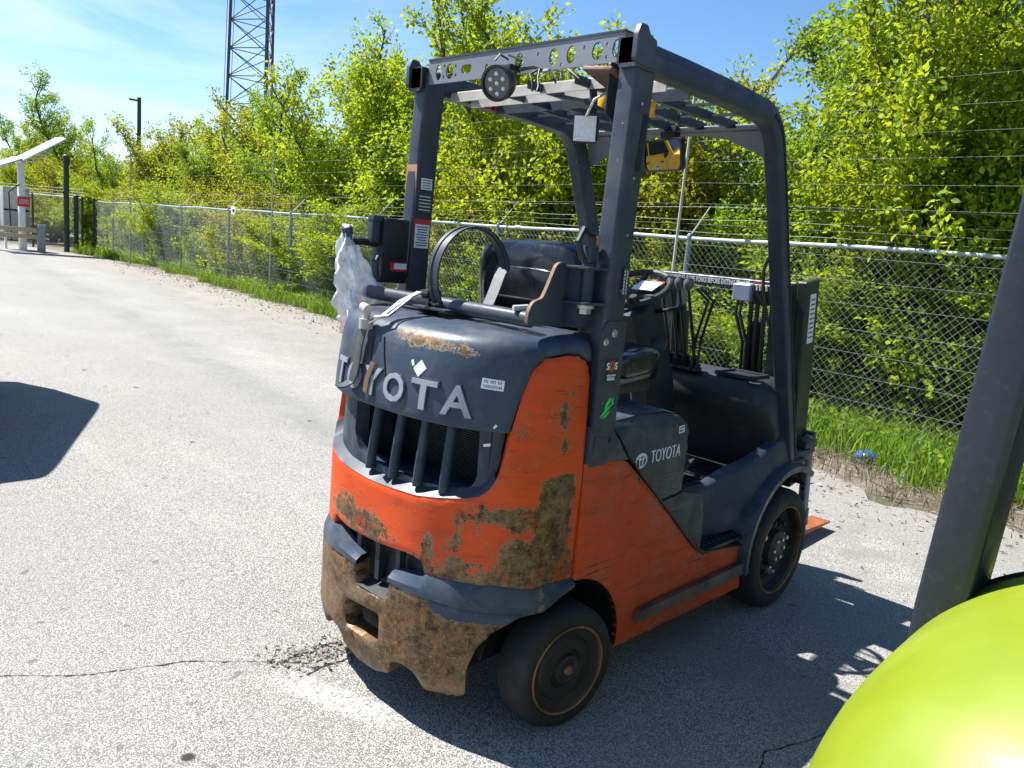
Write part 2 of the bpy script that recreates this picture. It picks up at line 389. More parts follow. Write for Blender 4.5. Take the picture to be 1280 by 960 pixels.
# old wheel track / sealed strip running away beside the fence (grey band and pale band)
sx = k.n('ShaderNodeSeparateXYZ', i_0=k.co); X, Y = sx.outputs[0], sx.outputs[1]
wob = k.math('MULTIPLY', k.math('SUBTRACT', k.noise(.7, 4), .5), .55)
u = k.math('ADD', k.math('SUBTRACT', X, k.math('MULTIPLY', Y, .145)), wob)
band = k.math('MULTIPLY', k.ramp(u, .62, .85), k.ramp(u, 1.25, 1.05)); band = k.math('MULTIPLY', band, k.ramp(k.noise(1.3, 5), .35, .6))
base = k.mix(k.math('MULTIPLY', band, .62), base, (.17, .17, .163))
band2 = k.math('MULTIPLY', k.ramp(u, 1.25, 1.5), k.ramp(u, 2.0, 1.7)); base = k.mix(k.math('MULTIPLY', k.math('MULTIPLY', band2, k.ramp(k.noise(1.1, 4), .4, .6)), .05), base, (.62, .60, .56))
band3 = k.math('MULTIPLY', k.ramp(u, 2.0, 2.3), k.ramp(k.noise(2.2, 6, .7), .44, .62)); base = k.mix(k.math('MULTIPLY', band3, .6), base, (.17, .165, .15))
lane = k.noise(1., 5, .6, vec=k.map((.9, .16, 1), (0, 0, -.14))); base = k.mix(k.math('MULTIPLY', k.ramp(lane, .50, .66), .42), base, (.22, .218, .21)); base = k.mix(k.math('MULTIPLY', k.ramp(lane, .46, .30), .12), base, (.52, .51, .48))
edge = k.ramp(k.math('SUBTRACT', X, k.math('MULTIPLY', Y, .08)), 3.0, 4.6); dirtm = k.math('MULTIPLY', edge, k.ramp(k.noise(5, 8, .7), .42, .56))
base = k.mix(k.math('MULTIPLY', dirtm, .8), base, (.27, .23, .18))
# white traces of an old painted mark near the truck
wm = k.math('MULTIPLY', k.ramp(k.math('ABSOLUTE', k.math('ADD', k.math('ADD', X, k.math('MULTIPLY', Y, .35)), .46)), .07, .03), k.math('MULTIPLY', k.ramp(k.math('ABSOLUTE', k.math('ADD', Y, -.02)), .26, .1), k.ramp(k.noise(60, 5, .7), .44, .56)))
base = k.mix(k.math('MULTIPLY', wm, .5), base, (.78, .77, .74))
spots = k.ramp(k.vor(1.9), .05, .035); base = k.mix(spots, base, (.03, .03, .03))
spot2 = k.math('MULTIPLY', k.ramp(k.noise(13, 3, .5), .68, .72), .6); base = k.mix(spot2, base, (.06, .06, .058))
k.set(Base_Color=base, Roughness=.85, Specular_IOR_Level=.35)
hh = k.math('ADD', k.math('MULTIPLY', agd, -1.), k.math('MULTIPLY', k.noise(300, 3), .5)); k.bump(hh, .6, .004)
M['asphalt'] = k.m
edge_ctrl = [(-25, 4.0), (-8, 3.9), (-3, 3.75), (-1.03, 3.78), (-.44, 3.58), (.32, 3.98), (1.5, 4.35), (4, 4.75), (9.25, 5.5), (14, 6.0), (21.3, 6.9), (25, 6.7), (28, 6.3), (33, 5.4), (45, 5.0)]
ey = np.arange(-25, 45, .12); ex = np.interp(ey, [e[0] for e in edge_ctrl], [e[1] for e in edge_ctrl])
ex += .05*np.sin(ey*5.3)+.05*np.sin(ey*13.1+1)+.06*rng.standard_normal(len(ey))*.6
poly = [(float(a), float(b)) for a, b in zip(ex, ey)]+[(-60., 45.), (-60., -25.)]
o = MB().add([(p[0], p[1], 0) for p in poly], [tuple(range(len(poly)))]).build('asphalt_yard', M['asphalt'], smooth=False)
tag(o, 'pale worn asphalt yard with coarse aggregate', kind='structure')
# cracks: real grooves of dark filler lying in the surface
def crack(pts, w):
    P = []
    for (a, b) in zip(pts[:-1], pts[1:]):
        a = np.array(a); b = np.array(b); n = max(2, int(np.linalg.norm(b-a)/.012))
        for i in range(n): P.append(a+(b-a)*i/n)
    P = np.array(P); P += np.cumsum(rng.standard_normal(P.shape)*.0016, 0)*.6+rng.standard_normal(P.shape)*.0014
    t = np.gradient(P, axis=0); nn = np.stack([-t[:, 1], t[:, 0]], 1)/(np.linalg.norm(t, axis=1)[:, None]+1e-9)
    ww = w*(.35+rng.random(len(P))**2*1.5); A = P+nn*ww[:, None]; B_ = P-nn*ww[:, None]
    V = np.concatenate([np.c_[A, np.full(len(A), .002)], np.c_[B_, np.full(len(A), .002)]]); n = len(P)
    return V, [(i, i+1, n+i+1, n+i) for i in range(n-1)]
mb = MB()
for pts, w in [(((-1.224, .76), (-1.0, .60), (-.86, .55), (-.733, .50), (-.62, .41), (-.5, .31), (-.42, .25), (-.292, .24)), .0018),
               (((-.50, .31), (-.43, .33), (-.37, .31), (-.30, .33), (-.24, .28)), .004), (((-1.6, .95), (-1.35, .86), (-1.224, .76)), .002),
               (((-.47, .20), (-.40, .21), (-.33, .20), (-.25, .22)), .004),
               
               (((-.05, -1.15), (.4, -1.0), (1.1, -1.25)), .0022)]:
    V, Fc = crack(pts, w); mb.add(V, Fc)
o = mb.build('asphalt_crack', M['iron'], smooth=False); tag(o, 'thin dark cracks crossing the asphalt behind the forklift', kind='structure')
# loose crumbs along the cracks and the yard edge
mb = MB(); tet = [(0, 1, 2), (0, 2, 3), (0, 3, 1), (1, 3, 2)]
def crumb(x, y, s):
    p = rng.standard_normal((4, 3))*s; p[:, 2] = np.abs(p[:, 2]); mb.add(p+np.array([x, y, .001]), tet)
for i in range(420):
    t = rng.random(); crumb(-.52+t*.3+rng.normal()*.03, .33-.08*t+rng.normal()*.05, .003+.004*rng.random())
for i in range(2600):
    y = rng.random()*26-1.5; e = np.interp(y, ey, ex); crumb(e-abs(rng.normal())*.45, y, .006+.009*rng.random())
o = mb.build('gravel_crumbs', simple('stone_crumb', (.22, .20, .17), .9, vary=.5), smooth=False); tag(o, 'loose stone crumbs scattered on the asphalt edge', 'gravel', kind='stuff')

# ================================================================== FORKLIFT
# plan curve of the counterweight (s = arc length from the tail centre, + to the left side)
_N, _A, _B, _X0 = 2.5, .42, .5, .01
_th = np.linspace(-np.pi/2, np.pi/2, 4001)
_C = np.stack([_X0-_A*np.abs(np.cos(_th))**(2/_N), _B*np.sign(np.sin(_th))*np.abs(np.sin(_th))**(2/_N)], 1)
_S = np.r_[0, np.cumsum(np.linalg.norm(np.diff(_C, axis=0), axis=1))]; _S -= _S[2000]; SM = float(_S[-1])
_T = [0, .12, .2, .8, 1.0, 1.12, 1.165, 1.195, 1.22, 1.25, 1.30, 1.40, 1.62]
_Z = [0, .12, .2, .8, 1.0, 1.118, 1.16, 1.187, 1.203, 1.213, 1.221, 1.228, 1.232]
_K = [.93, .95, 1, 1, .975, .942, .918, .888, .845, .785, .68, .46, .0]
def S(s, t, d=0.):
    s = np.clip(np.asarray(s, float), -SM+1e-4, SM-1e-4); t = np.asarray(t, float); e = 1.5e-3
    x = np.interp(s, _S, _C[:, 0]); y = np.interp(s, _S, _C[:, 1])
    a = np.clip(s+e, -SM, SM); b = np.clip(s-e, -SM, SM)
    dx = np.interp(a, _S, _C[:, 0])-np.interp(b, _S, _C[:, 0]); dy = np.interp(a, _S, _C[:, 1])-np.interp(b, _S, _C[:, 1]); Ln = np.hypot(dx, dy)+1e-12
    kk = np.interp(t, _T, _K); z = np.interp(t, _T, _Z); ky = 1-.4*(1-kk)
    lean = np.clip((t-1.1)/.25, 0, 1)                     # normal turns upward over the top edge
    c = np.cos(lean*1.35); q = np.sin(lean*1.35)
    return np.stack([_X0-(_X0-x)*kk-dy/Ln*d*c, y*ky+dx/Ln*d*c, z+d*q], -1)
def side(Y, bulge=None):
    sg = -1 if Y < 0 else 1
    def f(a, b, d):
        a = np.asarray(a, float); b = np.asarray(b, float); o_ = bulge(a, b) if bulge else 0
        return np.stack([a, Y+sg*(d+o_), b], -1)
    return f
def blob(s, z, cs, cz, rs, rz, p=2): return np.exp(-(np.abs((s-cs)/rs)**p+np.abs((z-cz)/rz)**p))

M['railworn'] = simple('scraped_brown_grey_rail', (.085, .068, .055), .5, .1, .6, bump=.3, bscale=60)
FL = tag(empty('forklift'), 'orange and dark grey forklift with scraped rusty counterweight parked on the asphalt', 'forklift')

# --- counterweight skin (orange) between bumper ledge and top of the corner horns
inner = [(-.471, .948), (-.495, 1.051), (-.523, 1.132), (-.56, 1.168), (-.644, 1.182), (-.70, 1.176), (-.735, 1.15), (-.7535, 1.10)]
low = [(-.471, .936), (-.463, .88), (-.452, .825), (-.428, .784), (-.398, .758), (-.34, .744), (-.2, .724), (0, .716), (.1, .722)]
lowsym = [(-a, b) for a, b in low[::-1] if a < -.15]
outl = [(-.7535, .478), (-.655, .480), (-.586, .474), (-.486, .490), (-.243, .496)] + \
       [(-.228, .535), (-.169, .541), (-.027, .531), (.126, .527), (.235, .535)] + [(.25, .50), (.486, .490), (.586, .474), (.655, .48), (.7535, .478)] + \
       [(-a, b) for a, b in inner[::-1]] + lowsym[::-1][::-1]
# trace: bottom right->left, up the left horn, down its inner edge, along the recess, up the right inner edge, over the right horn
outl = [(-.7535, .478), (-.655, .480), (-.586, .474), (-.486, .490), (-.243, .496), (-.228, .533), (-.169, .541), (-.027, .531), (.126, .527), (.235, .535), (.25, .497),
        (.486, .490), (.586, .474), (.655, .48), (.7535, .478), (.7535, 1.10), (.735, 1.15), (.70, 1.176), (.644, 1.182), (.56, 1.168), (.523, 1.132), (.495, 1.051), (.471, .936),
        (.463, .88), (.452, .825), (.428, .784), (.398, .758), (.34, .744), (.2, .724), (0, .716), (-.2, .724), (-.34, .744), (-.398, .758), (-.428, .784), (-.452, .825), (-.463, .88),
        (-.471, .936), (-.495, 1.051), (-.523, 1.132), (-.56, 1.168), (-.644, 1.182), (-.70, 1.176), (-.735, 1.15), (-.7535, 1.10)]
def wear_cw(s, z):
    w = np.full_like(s, .31)
    w += .50*blob(s, z, -.635, .64, .055, .17, 4) + .36*blob(s, z, -.67, .78, .055, .04, 4) + .25*blob(s, z, -.70, .62, .03, .2, 4) + .36*blob(s, z, -.60, .55, .11, .07)
    w += .34*blob(s, z, -.50, .70, .10, .035) + .22*blob(s, z, -.40, .705, .12, .02) + .3*blob(s, z, -.34, .65, .012, .06, 4) + .28*blob(s, z, -.52, .60, .05, .06)
    w += .33*blob(s, z, -.25, .56, .02, .06, 4) + .32*blob(s, z, -.35, .55, .06, .02) + .25*blob(s, z, -.3, .505, .3, .02)+.3*blob(s, z, .02, .575, .14, .035)+.22*blob(s, z, .16, .60, .10, .05)
    w += .26*blob(s, z, -.655, 1.0, .03, .09)+.2*blob(s, z, -.66, .9, .02, .05)+.18*blob(s, z, -.52, .95, .02, .05)
    w += .25*blob(s, z, .62, .66, .1, .16, 4)+.12*np.clip((.62-z)/.12, 0, 1)
    return w
o = patch(outl, lambda a, b, d: S(a, b, d-.012), .05, .012, wear=wear_cw, edge=.004).build('counterweight', M['orange'], FL, angle=50)
tag(o, 'orange cast counterweight with brown bare patches at the corner')

# --- recessed grey surround of the radiator opening
gpoly = [(.463, .985), (.463, .95), (.455, .87), (.445, .825), (.42, .79), (.392, .765), (.34, .751), (.2, .731), (0, .723), (-.2, .731), (-.34, .751), (-.392, .765), (-.42, .79), (-.445, .825), (-.455, .87), (-.463, .95), (-.463, .985)]
hole_g = rounded([(-.374, .966), (-.381, .80), (-.36, .765), (-.2, .758), (.0, .762), (.14, .775), (.19, .83), (.20, .966)], .015, 3)
sur = patch(gpoly, lambda a, b, d: S(a, b, d-.045), .05, .013, holes=[hole_g]).build('grille_surround', M['grey'], FL)
# sloping lower lip that catches the light
lipm = MB(); ss_ = np.linspace(-.44, .44, 90)
top_ = [np.interp(abs(s_), [0, .2, .34, .398, .428, .452], [.716, .724, .744, .758, .784, .825]) for s_ in ss_]
A_ = S(ss_, np.array(top_)+.001, -.014); B_ = S(ss_, np.array(top_)+.024, -.049); n = len(ss_)
lipm.add(np.concatenate([A_, B_]), [(i, i+1, n+i+1, n+i) for i in range(n-1)]).build('recess_lip', M['grey'], FL)
for sb in (-.277, -.178, -.070, .047):
    t_ = np.linspace(.745, .985, 7); pp = S(np.full(7, sb), t_, np.linspace(-.034, -.055, 7))
    bar = MB(); bar.sweep([tuple(p) for p in pp], [(.0125*math.cos(w), .017*math.sin(w)) for w in np.linspace(0, 2*math.pi, 12, endpoint=False)]).build('grille_bar', M['grey'], sur)
# radiator core with real fins behind the opening
rad = MB().box((-.16, -.06, .86), (.03, .64, .30)).build('radiator', M['iron'], FL)
fins = MB()
for i in range(38): fins.box((-.178, -.06, .72+i*.0075), (.008, .62, .0025))
tag(fins.build('cooling_fin', M['black'], rad, smooth=False), kind='stuff')
for y0, y1 in ((-.36, -.35), (.20, .21)): MB().box((-.21, (y0+y1)/2, .86), (.11, abs(y1-y0), .26)).build('radiator_shroud', M['grey'], FL)
MB().prism([(-.30, -.38), (-.30, .3), (-.14, .32), (-.14, -.40)], .722, .735, 'xy').build('radiator_tray', M['grey'], FL)

# --- grey rear cover with the raised name, rolling over to the deck
lipz = .948
cov = [(-.466, lipz), (-.49, 1.048), (-.518, 1.132), (-.556, 1.174), (-.644, 1.19), (-.70, 1.184), (-.74, 1.158), (-.752, 1.16), (-.752, 1.56), (.752, 1.56), (.752, 1.16), (.74, 1.158), (.70, 1.184), (.644, 1.19), (.556, 1.174), (.518, 1.132), (.49, 1.048), (.466, lipz)]
def wear_cov(s, z):
    w = np.full_like(s, .0); w += .40*blob(s, z, -.20, 1.185, .16, .035)+.36*blob(s, z, -.10, 1.195, .10, .05)+.38*blob(s, z, -.32, 1.165, .12, .018)+.55*blob(s, z, -.265, 1.135, .012, .010)
    return w+.45*blob(s, z, .06, 1.15, .02, .018)
cover = patch(cov, lambda a, b, d: S(a, b, d-.004), .03, .014, wear=wear_cov, edge=.004).build('rear_cover', M['greywear'], FL, angle=60)
# pressed seams of the small lid in the cover
for s0, s1 in ((.072, .052), (.018, -.045)):
    q = MB(); t_ = np.linspace(1.165, .985, 10); pp = S(np.linspace(s0, s1, 10), t_, -.003); q.tube([tuple(p) for p in pp], .0028, 5).build('lid_seam', M['iron'], cover)
def onS(s0, z0, tilt=0., d0=-.004):
    def f(u, v, w):
        u, v = u*math.cos(tilt)-v*math.sin(tilt), u*math.sin(tilt)+v*math.cos(tilt)
        return S(s0-u, z0+v, w+d0)
    return f
for ch, sc, wd in (('T', .236, .080), ('O', .138, .092), ('Y', .034, .094), ('O', -.072, .098), ('T', -.193, .102), ('A', -.307, .104)):
    text_mesh(ch, onS(sc, 1.024), (wd*1.03, .094), .004, 'letter_outline', M['grey'], cover, sub=2, bold=.045)  # wider grey backing that outlines each letter
    text_mesh(ch, onS(sc, 1.024), (wd*.93, .086), .0075, 'letter', M['letter'], cover, sub=2, bold=.02)
def sticker(name, fn, w, h, mat, parent, label=None, d=.0012):
    q = MB(); n_ = 5; U = np.linspace(-w/2, w/2, n_); Vv = np.linspace(-h/2, h/2, 3); uu, vv = np.meshgrid(U, Vv); pts = fn(uu.ravel(), vv.ravel(), np.full(uu.size, d))
    q.add(pts, [(j*n_+i, j*n_+i+1, (j+1)*n_+i+1, (j+1)*n_+i) for j in range(2) for i in range(n_-1)]); o_ = q.build(name, mat, parent, smooth=False)
    if label: o_['label'] = label
    return o_
st = sticker('barcode_sticker', onS(-.405, 1.082, -.05), .066, .030, M['paper'], cover, 'small white sticker with printed characters')
text_mesh('VI0029344', onS(-.405, 1.075, -.05), (.056, .009), .0018, 'printed_text', M['inkblack'], cover, sub=1)
text_mesh('III IIII III', onS(-.405, 1.089, -.05), (.050, .009), .0018, 'printed_text', M['inkblack'], cover, sub=1)
sticker('tape_scrap', onS(-.165, 1.096, .8), .040, .032, M['paper'], cover)
sticker('tape_scrap', onS(-.135, 1.108, .4), .010, .018, M['paper'], cover)
sticker('tape_scrap', onS(-.405, .905, .2, -.028), .022, .008, M['paper'], cover)
sticker('tape_scrap', onS(-.425, .965, .9), .012, .007, M['paper'], cover)

# --- bumper
bp_ = [(-.404, .145), (-.404, .235), (-.428, .305), (-.471, .356), (-.553, .400), (-.62, .405), (-.553, .416), (-.3, .430), (-.125, .440), (-.108, .372), (.03, .366), (.045, .40), (.05, .44), (.3, .430), (.553, .416), (.62, .405),
       (.553, .400), (.471, .356), (.428, .305), (.404, .235), (.404, .145), (.27, .128), (.256, .165), (.20, .185), (.135, .172), (.12, .125), (.04, .105), (-.06, .108), (-.128, .130), (-.140, .178), (-.185, .196), (-.235, .182), (-.256, .150), (-.268, .130)]
hole_b = rounded([(.103, .303), (-.085, .318), (-.087, .217), (.088, .212)], .022, 4)
def wear_b(s, z):
    w = .62+0*s; w += .3*blob(s, z, -.3, .28, .3, .12)+.3*blob(s, z, .15, .3, .2, .12)
    w -= .55*blob(s, z, -.44, .41, .16, .028, 4)+.35*blob(s, z, -.33, .415, .05, .015)
    return w
bp_ = rounded(bp_, .014, 3)
bump_ = patch(bp_, lambda a, b, d: S(a, b, d+.004), .07, .012, holes=[hole_b], wear=wear_b, edge=.006).build('bumper', M['greywear'], FL, angle=50)
tag(bump_, 'lower bumper casting scraped to bare brown metal')
# grey ledge above the bumper (a sloping sheet), split by the drawbar pocket
def ledge(a0, a1, nm):
    q = MB(); sA = np.linspace(a0, a1, 60)
    zt = np.interp(sA, [-.7535, -.655, -.586, -.486, -.25, -.235, -.12, 0, .04, .13, .19, .25, .486, .586, .655, .7535], [.480, .482, .476, .492, .497, .482, .466, .46, .463, .480, .497, .499, .492, .476, .482, .480]); zb = np.interp(np.abs(sA), [0, .12, .3, .553, .62, .70, .7535], [.440, .441, .432, .417, .410, .448, .462])
    rows = []
    zm = zt-(zt-zb)*.62
    for f_, d_, z_ in ((0, -.045, zt+.004), (1, -.014, zt), (2, -.012, zt-.003), (3, .003, zm), (4, .005, zb-.003), (5, -.03, zb-.004)): rows.append(S(sA, z_, d_))
    n_ = len(sA); q.add(np.concatenate(rows), [(r*n_+i, r*n_+i+1, (r+1)*n_+i+1, (r+1)*n_+i) for r in range(5) for i in range(n_-1)], np.tile(.05+.45*blob(sA, 0*sA, -.62, 0, .02, 1)+.2*blob(sA, 0*sA, .3, 0, .2, 1), 6)); return q.build(nm, M['greywear'], FL, angle=22)
ledge(-.752, -.118, 'bumper_ledge'); ledge(.040, .752, 'bumper_ledge')
# pocket behind the ledge gap with three vertical ribs
q = MB(); sA = np.linspace(-.24, .20, 24); rows = [S(sA, np.full(24, .372), .0), S(sA, np.full(24, .385), -.06), S(sA, np.full(24, .60), -.085)]
q.add(np.concatenate(rows), [(r*24+i, r*24+i+1, (r+1)*24+i+1, (r+1)*24+i) for r in range(2) for i in range(23)]).build('drawbar_pocket', M['dark'], FL)
for sb in (.085, -.02, -.12):
    pp = S(np.full(4, sb), np.linspace(.40, .56, 4), -.045); MB().sweep([tuple(p) for p in pp], [(-.010, -.012), (.010, -.012), (.010, .012), (-.010, .012)]).build('vent_rib', M['dark'], FL)
q = MB(); pp = S(np.linspace(-.10, .085, 10), np.full(10, .335), -.028); q.sweep([tuple(p) for p in pp], [(-.018, -.02), (.018, -.02), (.018, .02), (-.018, .02)], side=Vector((0, 0, 1))).build('drawbar_block', M['iron'], FL)
# added near-black cores: block leaking light and put dark depth into the openings
def coreblock(d, z0, z1, lim, name, mat=None):
    sA = np.linspace(-lim, lim, 50); a = S(sA, np.full(50, .5), d); poly_ = [(p[0], p[1]) for p in a]
    MB().prism(poly_, z0, z1, 'xy').build(name, mat or M['iron'], FL)
coreblock(-.13, .15, .70, .40, 'light_block_core'); coreblock(-.13, .48, .71, .66, 'light_block_core')
for sg in (-1, 1): MB().box((-.06, sg*.425, .80), (.15, .06, .55)).build('corner_casting', M['iron'], FL)
MB().box((.6, 0, .36), (1.7, .56, .36), bev=.02).build('chassis', M['iron'], FL)
MB().box((.29, .0, .60), (.58, .86, .25)).build('engine_bay', M['iron'], FL)
MB().box((.0, 0, .203), (.10, .80, .09), bev=.01).build('steer_axle', M['iron'], FL)
MB().box((1.408, 0, .267), (.14, .80, .14), bev=.02).build('drive_axle', M['iron'], FL)

# --- body sides
arch = [(.253+.0, .168)]+[(.275*math.cos(w)+.0, .2+.275*math.sin(w)) for w in np.linspace(math.radians(-5), math.radians(78), 16)]+[(.012, .474)]
sidepoly = [(1.135, .150), (1.118, .25), (1.100, .349), (1.085, .352), (.80, .392), (.755, .405), (.70, .435), (.62, .50), (.48, .62), (.30, .765), (.235, .815), (.21, .826), (.012, .842)]+[(a, b) for a, b in arch[::-1]]
def bulge_side(a, b): return -.012*np.clip((b-.6)/.25, 0, 1)-.006*np.clip((.25-b)/.1, 0, 1)
def wear_side(s, z):
    w = np.full_like(s, .24); w += .42*blob(s, z, .47, .655, .05, .05)+.42*blob(s, z, .58, .555, .04, .04)+.35*blob(s, z, .34, .76, .06, .04)+.2*blob(s, z, .2, .8, .1, .03)+.3*blob(s, z, .8, .38, .15, .012)+.25*blob(s, z, .6, .18, .5, .025)
    return w
for sg in (-1, 1):
    pl = patch(sidepoly, side(sg*.5, bulge_side), .02, .016, wear=wear_side).build('side_panel', M['orangeside'], FL)
    pl['label'] = 'scuffed orange lower side panel with dark horizontal scratches'
    q = MB(); q.prism(rounded([(.345, .245), (.36, .285), (1.12, .285), (1.125, .235)], .01, 2), sg*.505, sg*.528, 'xz')
    q.build('rub_rail', M['greywear'] if False else M['rustrail'] if 'rustrail' in M else M['railworn'], FL)
    # wheel-arch liner
    q = MB(); sec = [(.275*math.cos(w), .2+.275*math.sin(w)) for w in np.linspace(-.1, math.pi*.93, 24)]; n_ = len(sec)
    q.add([(a, sg*(.494 if a > -.05 else .40), b) for a, b in sec]+[(a, sg*.29, b) for a, b in sec], [(i, i+1, n_+i+1, n_+i) for i in range(n_-1)]).build('wheel_arch_liner', M['iron'], FL)
    MB().box((.0, sg*.30, .38), (.5, .012, .40)).build('arch_wall', M['iron'], FL)
    # grey seam panel above the orange side, below the pillar
    q = patch([(.014, .846), (.225, .828), (.14, .925), (.125, .942), (.014, .955)], side(sg*.497), .02, .02).build('latch_panel', M['frame'], FL)
    MB().prism(rounded([(.035, .868), (.10, .862), (.10, .915), (.035, .925)], .006, 2), sg*.4965, sg*.4995, 'xz').build('latch_plate', M['greydull'], q)
    MB().lathe([(0, 0), (.009, 0), (.009, .004), (.006, .006), (0, .006)], (.115, sg*.495, .905) if sg > 0 else (.115, sg*.495-.006, .905), 'y', 14).build('latch_bolt', M['black'], q)

# --- engine hood below the seat: rounded box with flat flank
hp = [(.24, .836), (.16, .925), (.155, .945), (.30, .958), (.45, .955), (.53, .94), (.575, .905), (.60, .85), (.612, .75), (.615, .672), (.60, .662), (.455, .648), (.445, .65)]
def hoodfn(sg):
    def f(a, b, d):
        b = np.asarray(b, float); a = np.asarray(a, float); inn = .03*np.clip((b-.90)/.055, 0, 1)**2+.02*np.clip((a-.57)/.045, 0, 1)**2
        return np.stack([a, sg*(.488-inn+d), b], -1)
    return f
for sg in (-1, 1):
    hpn = patch(hp, hoodfn(sg), .02, .014).build('hood_side', M['greydull'], FL)
    if sg < 0:
        def onH(x0, z0, tilt=0, d0=0.): 
            f = hoodfn(-1)
            def g_(u, v, w):
                uu = u*math.cos(tilt)-v*math.sin(tilt); vv = u*math.sin(tilt)+v*math.cos(tilt); return f(x0+uu, z0+vv, np.asarray(w)+d0)
            return g_
        text_mesh('TOYOTA', onH(.452, .818, .02), (.178, .044), .002, 'lettering', M['paper'], hpn, sub=1, bold=-.008)
        ring = MB()
        for rx, rz, cx, cz in ((.030, .024, 0, 0), (.0095, .022, 0, 0), (.020, .0075, 0, .012)):
            pth = [tuple(hoodfn(-1)(.308+cx+rx*math.cos(w), .811+cz+rz*math.sin(w), .001)) for w in np.linspace(0, 2*math.pi, 25)]; ring.tube(pth, .0022, 5, cap=False)
        ring.build('oval_emblem', M['paper'], hpn)
        sticker('sticker', onH(.533, .893, .05), .036, .026, M['paper'], hpn); text_mesh('HTF\n088', onH(.533, .893, .05), (.026, .018), .002, 'printed_text', M['inkblack'], hpn)
        sticker('reflector_strip', onH(.601, .80), .010, .075, M['paper'], hpn)
# hood top and front face
q = MB(); prof = [(.145, .948), (.30, .960), (.45, .958), (.53, .944), (.578, .908), (.603, .85), (.615, .75), (.617, .66), (.60, .60)]; ys_ = np.linspace(-.46, .46, 15); V = []
for (a, b) in prof:
    for y_ in ys_: V.append((a, y_, b+.012*(1-(y_/.46)**2)*(b > .9)))
n_ = 15; q.add(V, [(j*n_+i, j*n_+i+1, (j+1)*n_+i+1, (j+1)*n_+i) for j in range(len(prof)-1) for i in range(n_-1)]).build('engine_hood', M['grey'], FL, angle=60)
MB().prism([(.0, .93), (.0, 1.226), (.03, 1.226), (.03, .93)], -.44, .44, 'xz').build('hood_bulkhead', M['dark'], FL)

# --- step box and step tread
for sg in (-1, 1):
    q = patch([(.452, .642), (.60, .655), (.745, .622), (.765, .52), (.772, .404), (.758, .402)], side(sg*.492), .02, .02).build('step_box_side', M['greydull'], FL)
    MB().prism([(.60, .648), (.745, .616), (.772, .400), (.60, .40)], sg*.36, sg*.485, 'xz').build('step_box', M['grey'], FL)
    q = MB().box((.945, sg*.42, .385), (.35, .16, .016), bev=.003).build('step_tread', M['black'], FL)
    for i in range(9):
        for j in range(4): MB().box((.80+i*.036, sg*(.36+j*.036), .396), (.022, .010, .006)).build('tread_bar', M['dark'], q, smooth=False)
    MB().tube([(.25, sg*.503, .812), (.31, sg*.503, .758), (.48, sg*.503, .618), (.62, sg*.503, .50), (.70, sg*.503, .432), (.75, sg*.503, .402), (.80, sg*.503, .389), (1.09, sg*.503, .352)], .005, 6).build('rubber_edging', M['black'], FL)
    # riser panel from step up to the floor, sweeping into the fender
    rz = [(.60, .39, .36, .58), (.80, .39, .37, .59), (.95, .39, .40, .605), (1.05, .40, .43, .645), (1.15, .43, .475, .69), (1.28, .52, .482, .73), (1.40, .60, .484, .765), (1.50, .64, .484, .785)]
    V = []
    for x_, zb_, yo, zt_ in rz: V += [(x_, sg*(yo+.015), zb_), (x_, sg*yo, zt_-.02), (x_, sg*(yo-.012), zt_), (x_, sg*(yo-.05), zt_+.003)]
    MB().add(V, [(j*4+i, j*4+i+1, (j+1)*4+i+1, (j+1)*4+i) for j in range(len(rz)-1) for i in range(3)]).build('floor_side', M['grey'], FL, angle=60)
    # fender
    q = MB(); aw = np.linspace(math.radians(188), math.radians(56), 26); rows = []
    for w in aw:
        f_ = (w-aw[0])/(aw[-1]-aw[0]); rr = .335+.045*f_; wd = .06+.12*min(1, f_*2.2); cx, cz = 1.415, .275
        for r_, y_ in ((rr-.03, .536), (rr-.004, .538), (rr, .532), (rr+.004, .52), (rr+.008, .52-wd*.6), (rr+.004, .52-wd)): rows.append((cx+r_*math.cos(w), sg*y_, cz+r_*math.sin(w)))
    n_ = 6; q.add(rows, [(j*n_+i, j*n_+i+1, (j+1)*n_+i+1, (j+1)*n_+i) for j in range(25) for i in range(5)]).build('fender', M['grey'], FL, angle=50)
    q = MB(); aw = np.linspace(math.radians(190), math.radians(50), 24); n_ = 24
    q.add([(1.41+.325*math.cos(w), sg*.51, .27+.325*math.sin(w)) for w in aw]+[(1.41+.325*math.cos(w), sg*.30, .27+.325*math.sin(w)) for w in aw], [(i, i+1, n_+i+1, n_+i) for i in range(n_-1)]).build('fender_liner', M['iron'], FL)
MB().box((1.02, 0, .595), (.90, .76, .02)).build('floor_plate', M['dark'], FL)
for i in range(13): MB().box((.70+i*.05, 0, .6075), (.014, .70, .006)).build('floor_rib', M['black'], FL, smooth=False)
MB().box((.8, -.07, .6065), (.1, .05, .004)).build('floor_paper', M['paper'], FL) if False else None
MB().box((.86, -.12, .66), (.06, .09, .012), rot=(0, -.5, 0), bev=.004).tube([(.88, -.12, .65), (.98, -.12, .72)], .008, 6).build('brake_pedal', M['black'], FL)
MB().box((.90, -.28, .65), (.14, .07, .012), rot=(0, -.5, 0), bev=.004).build('accelerator_pedal', M['black'], FL)

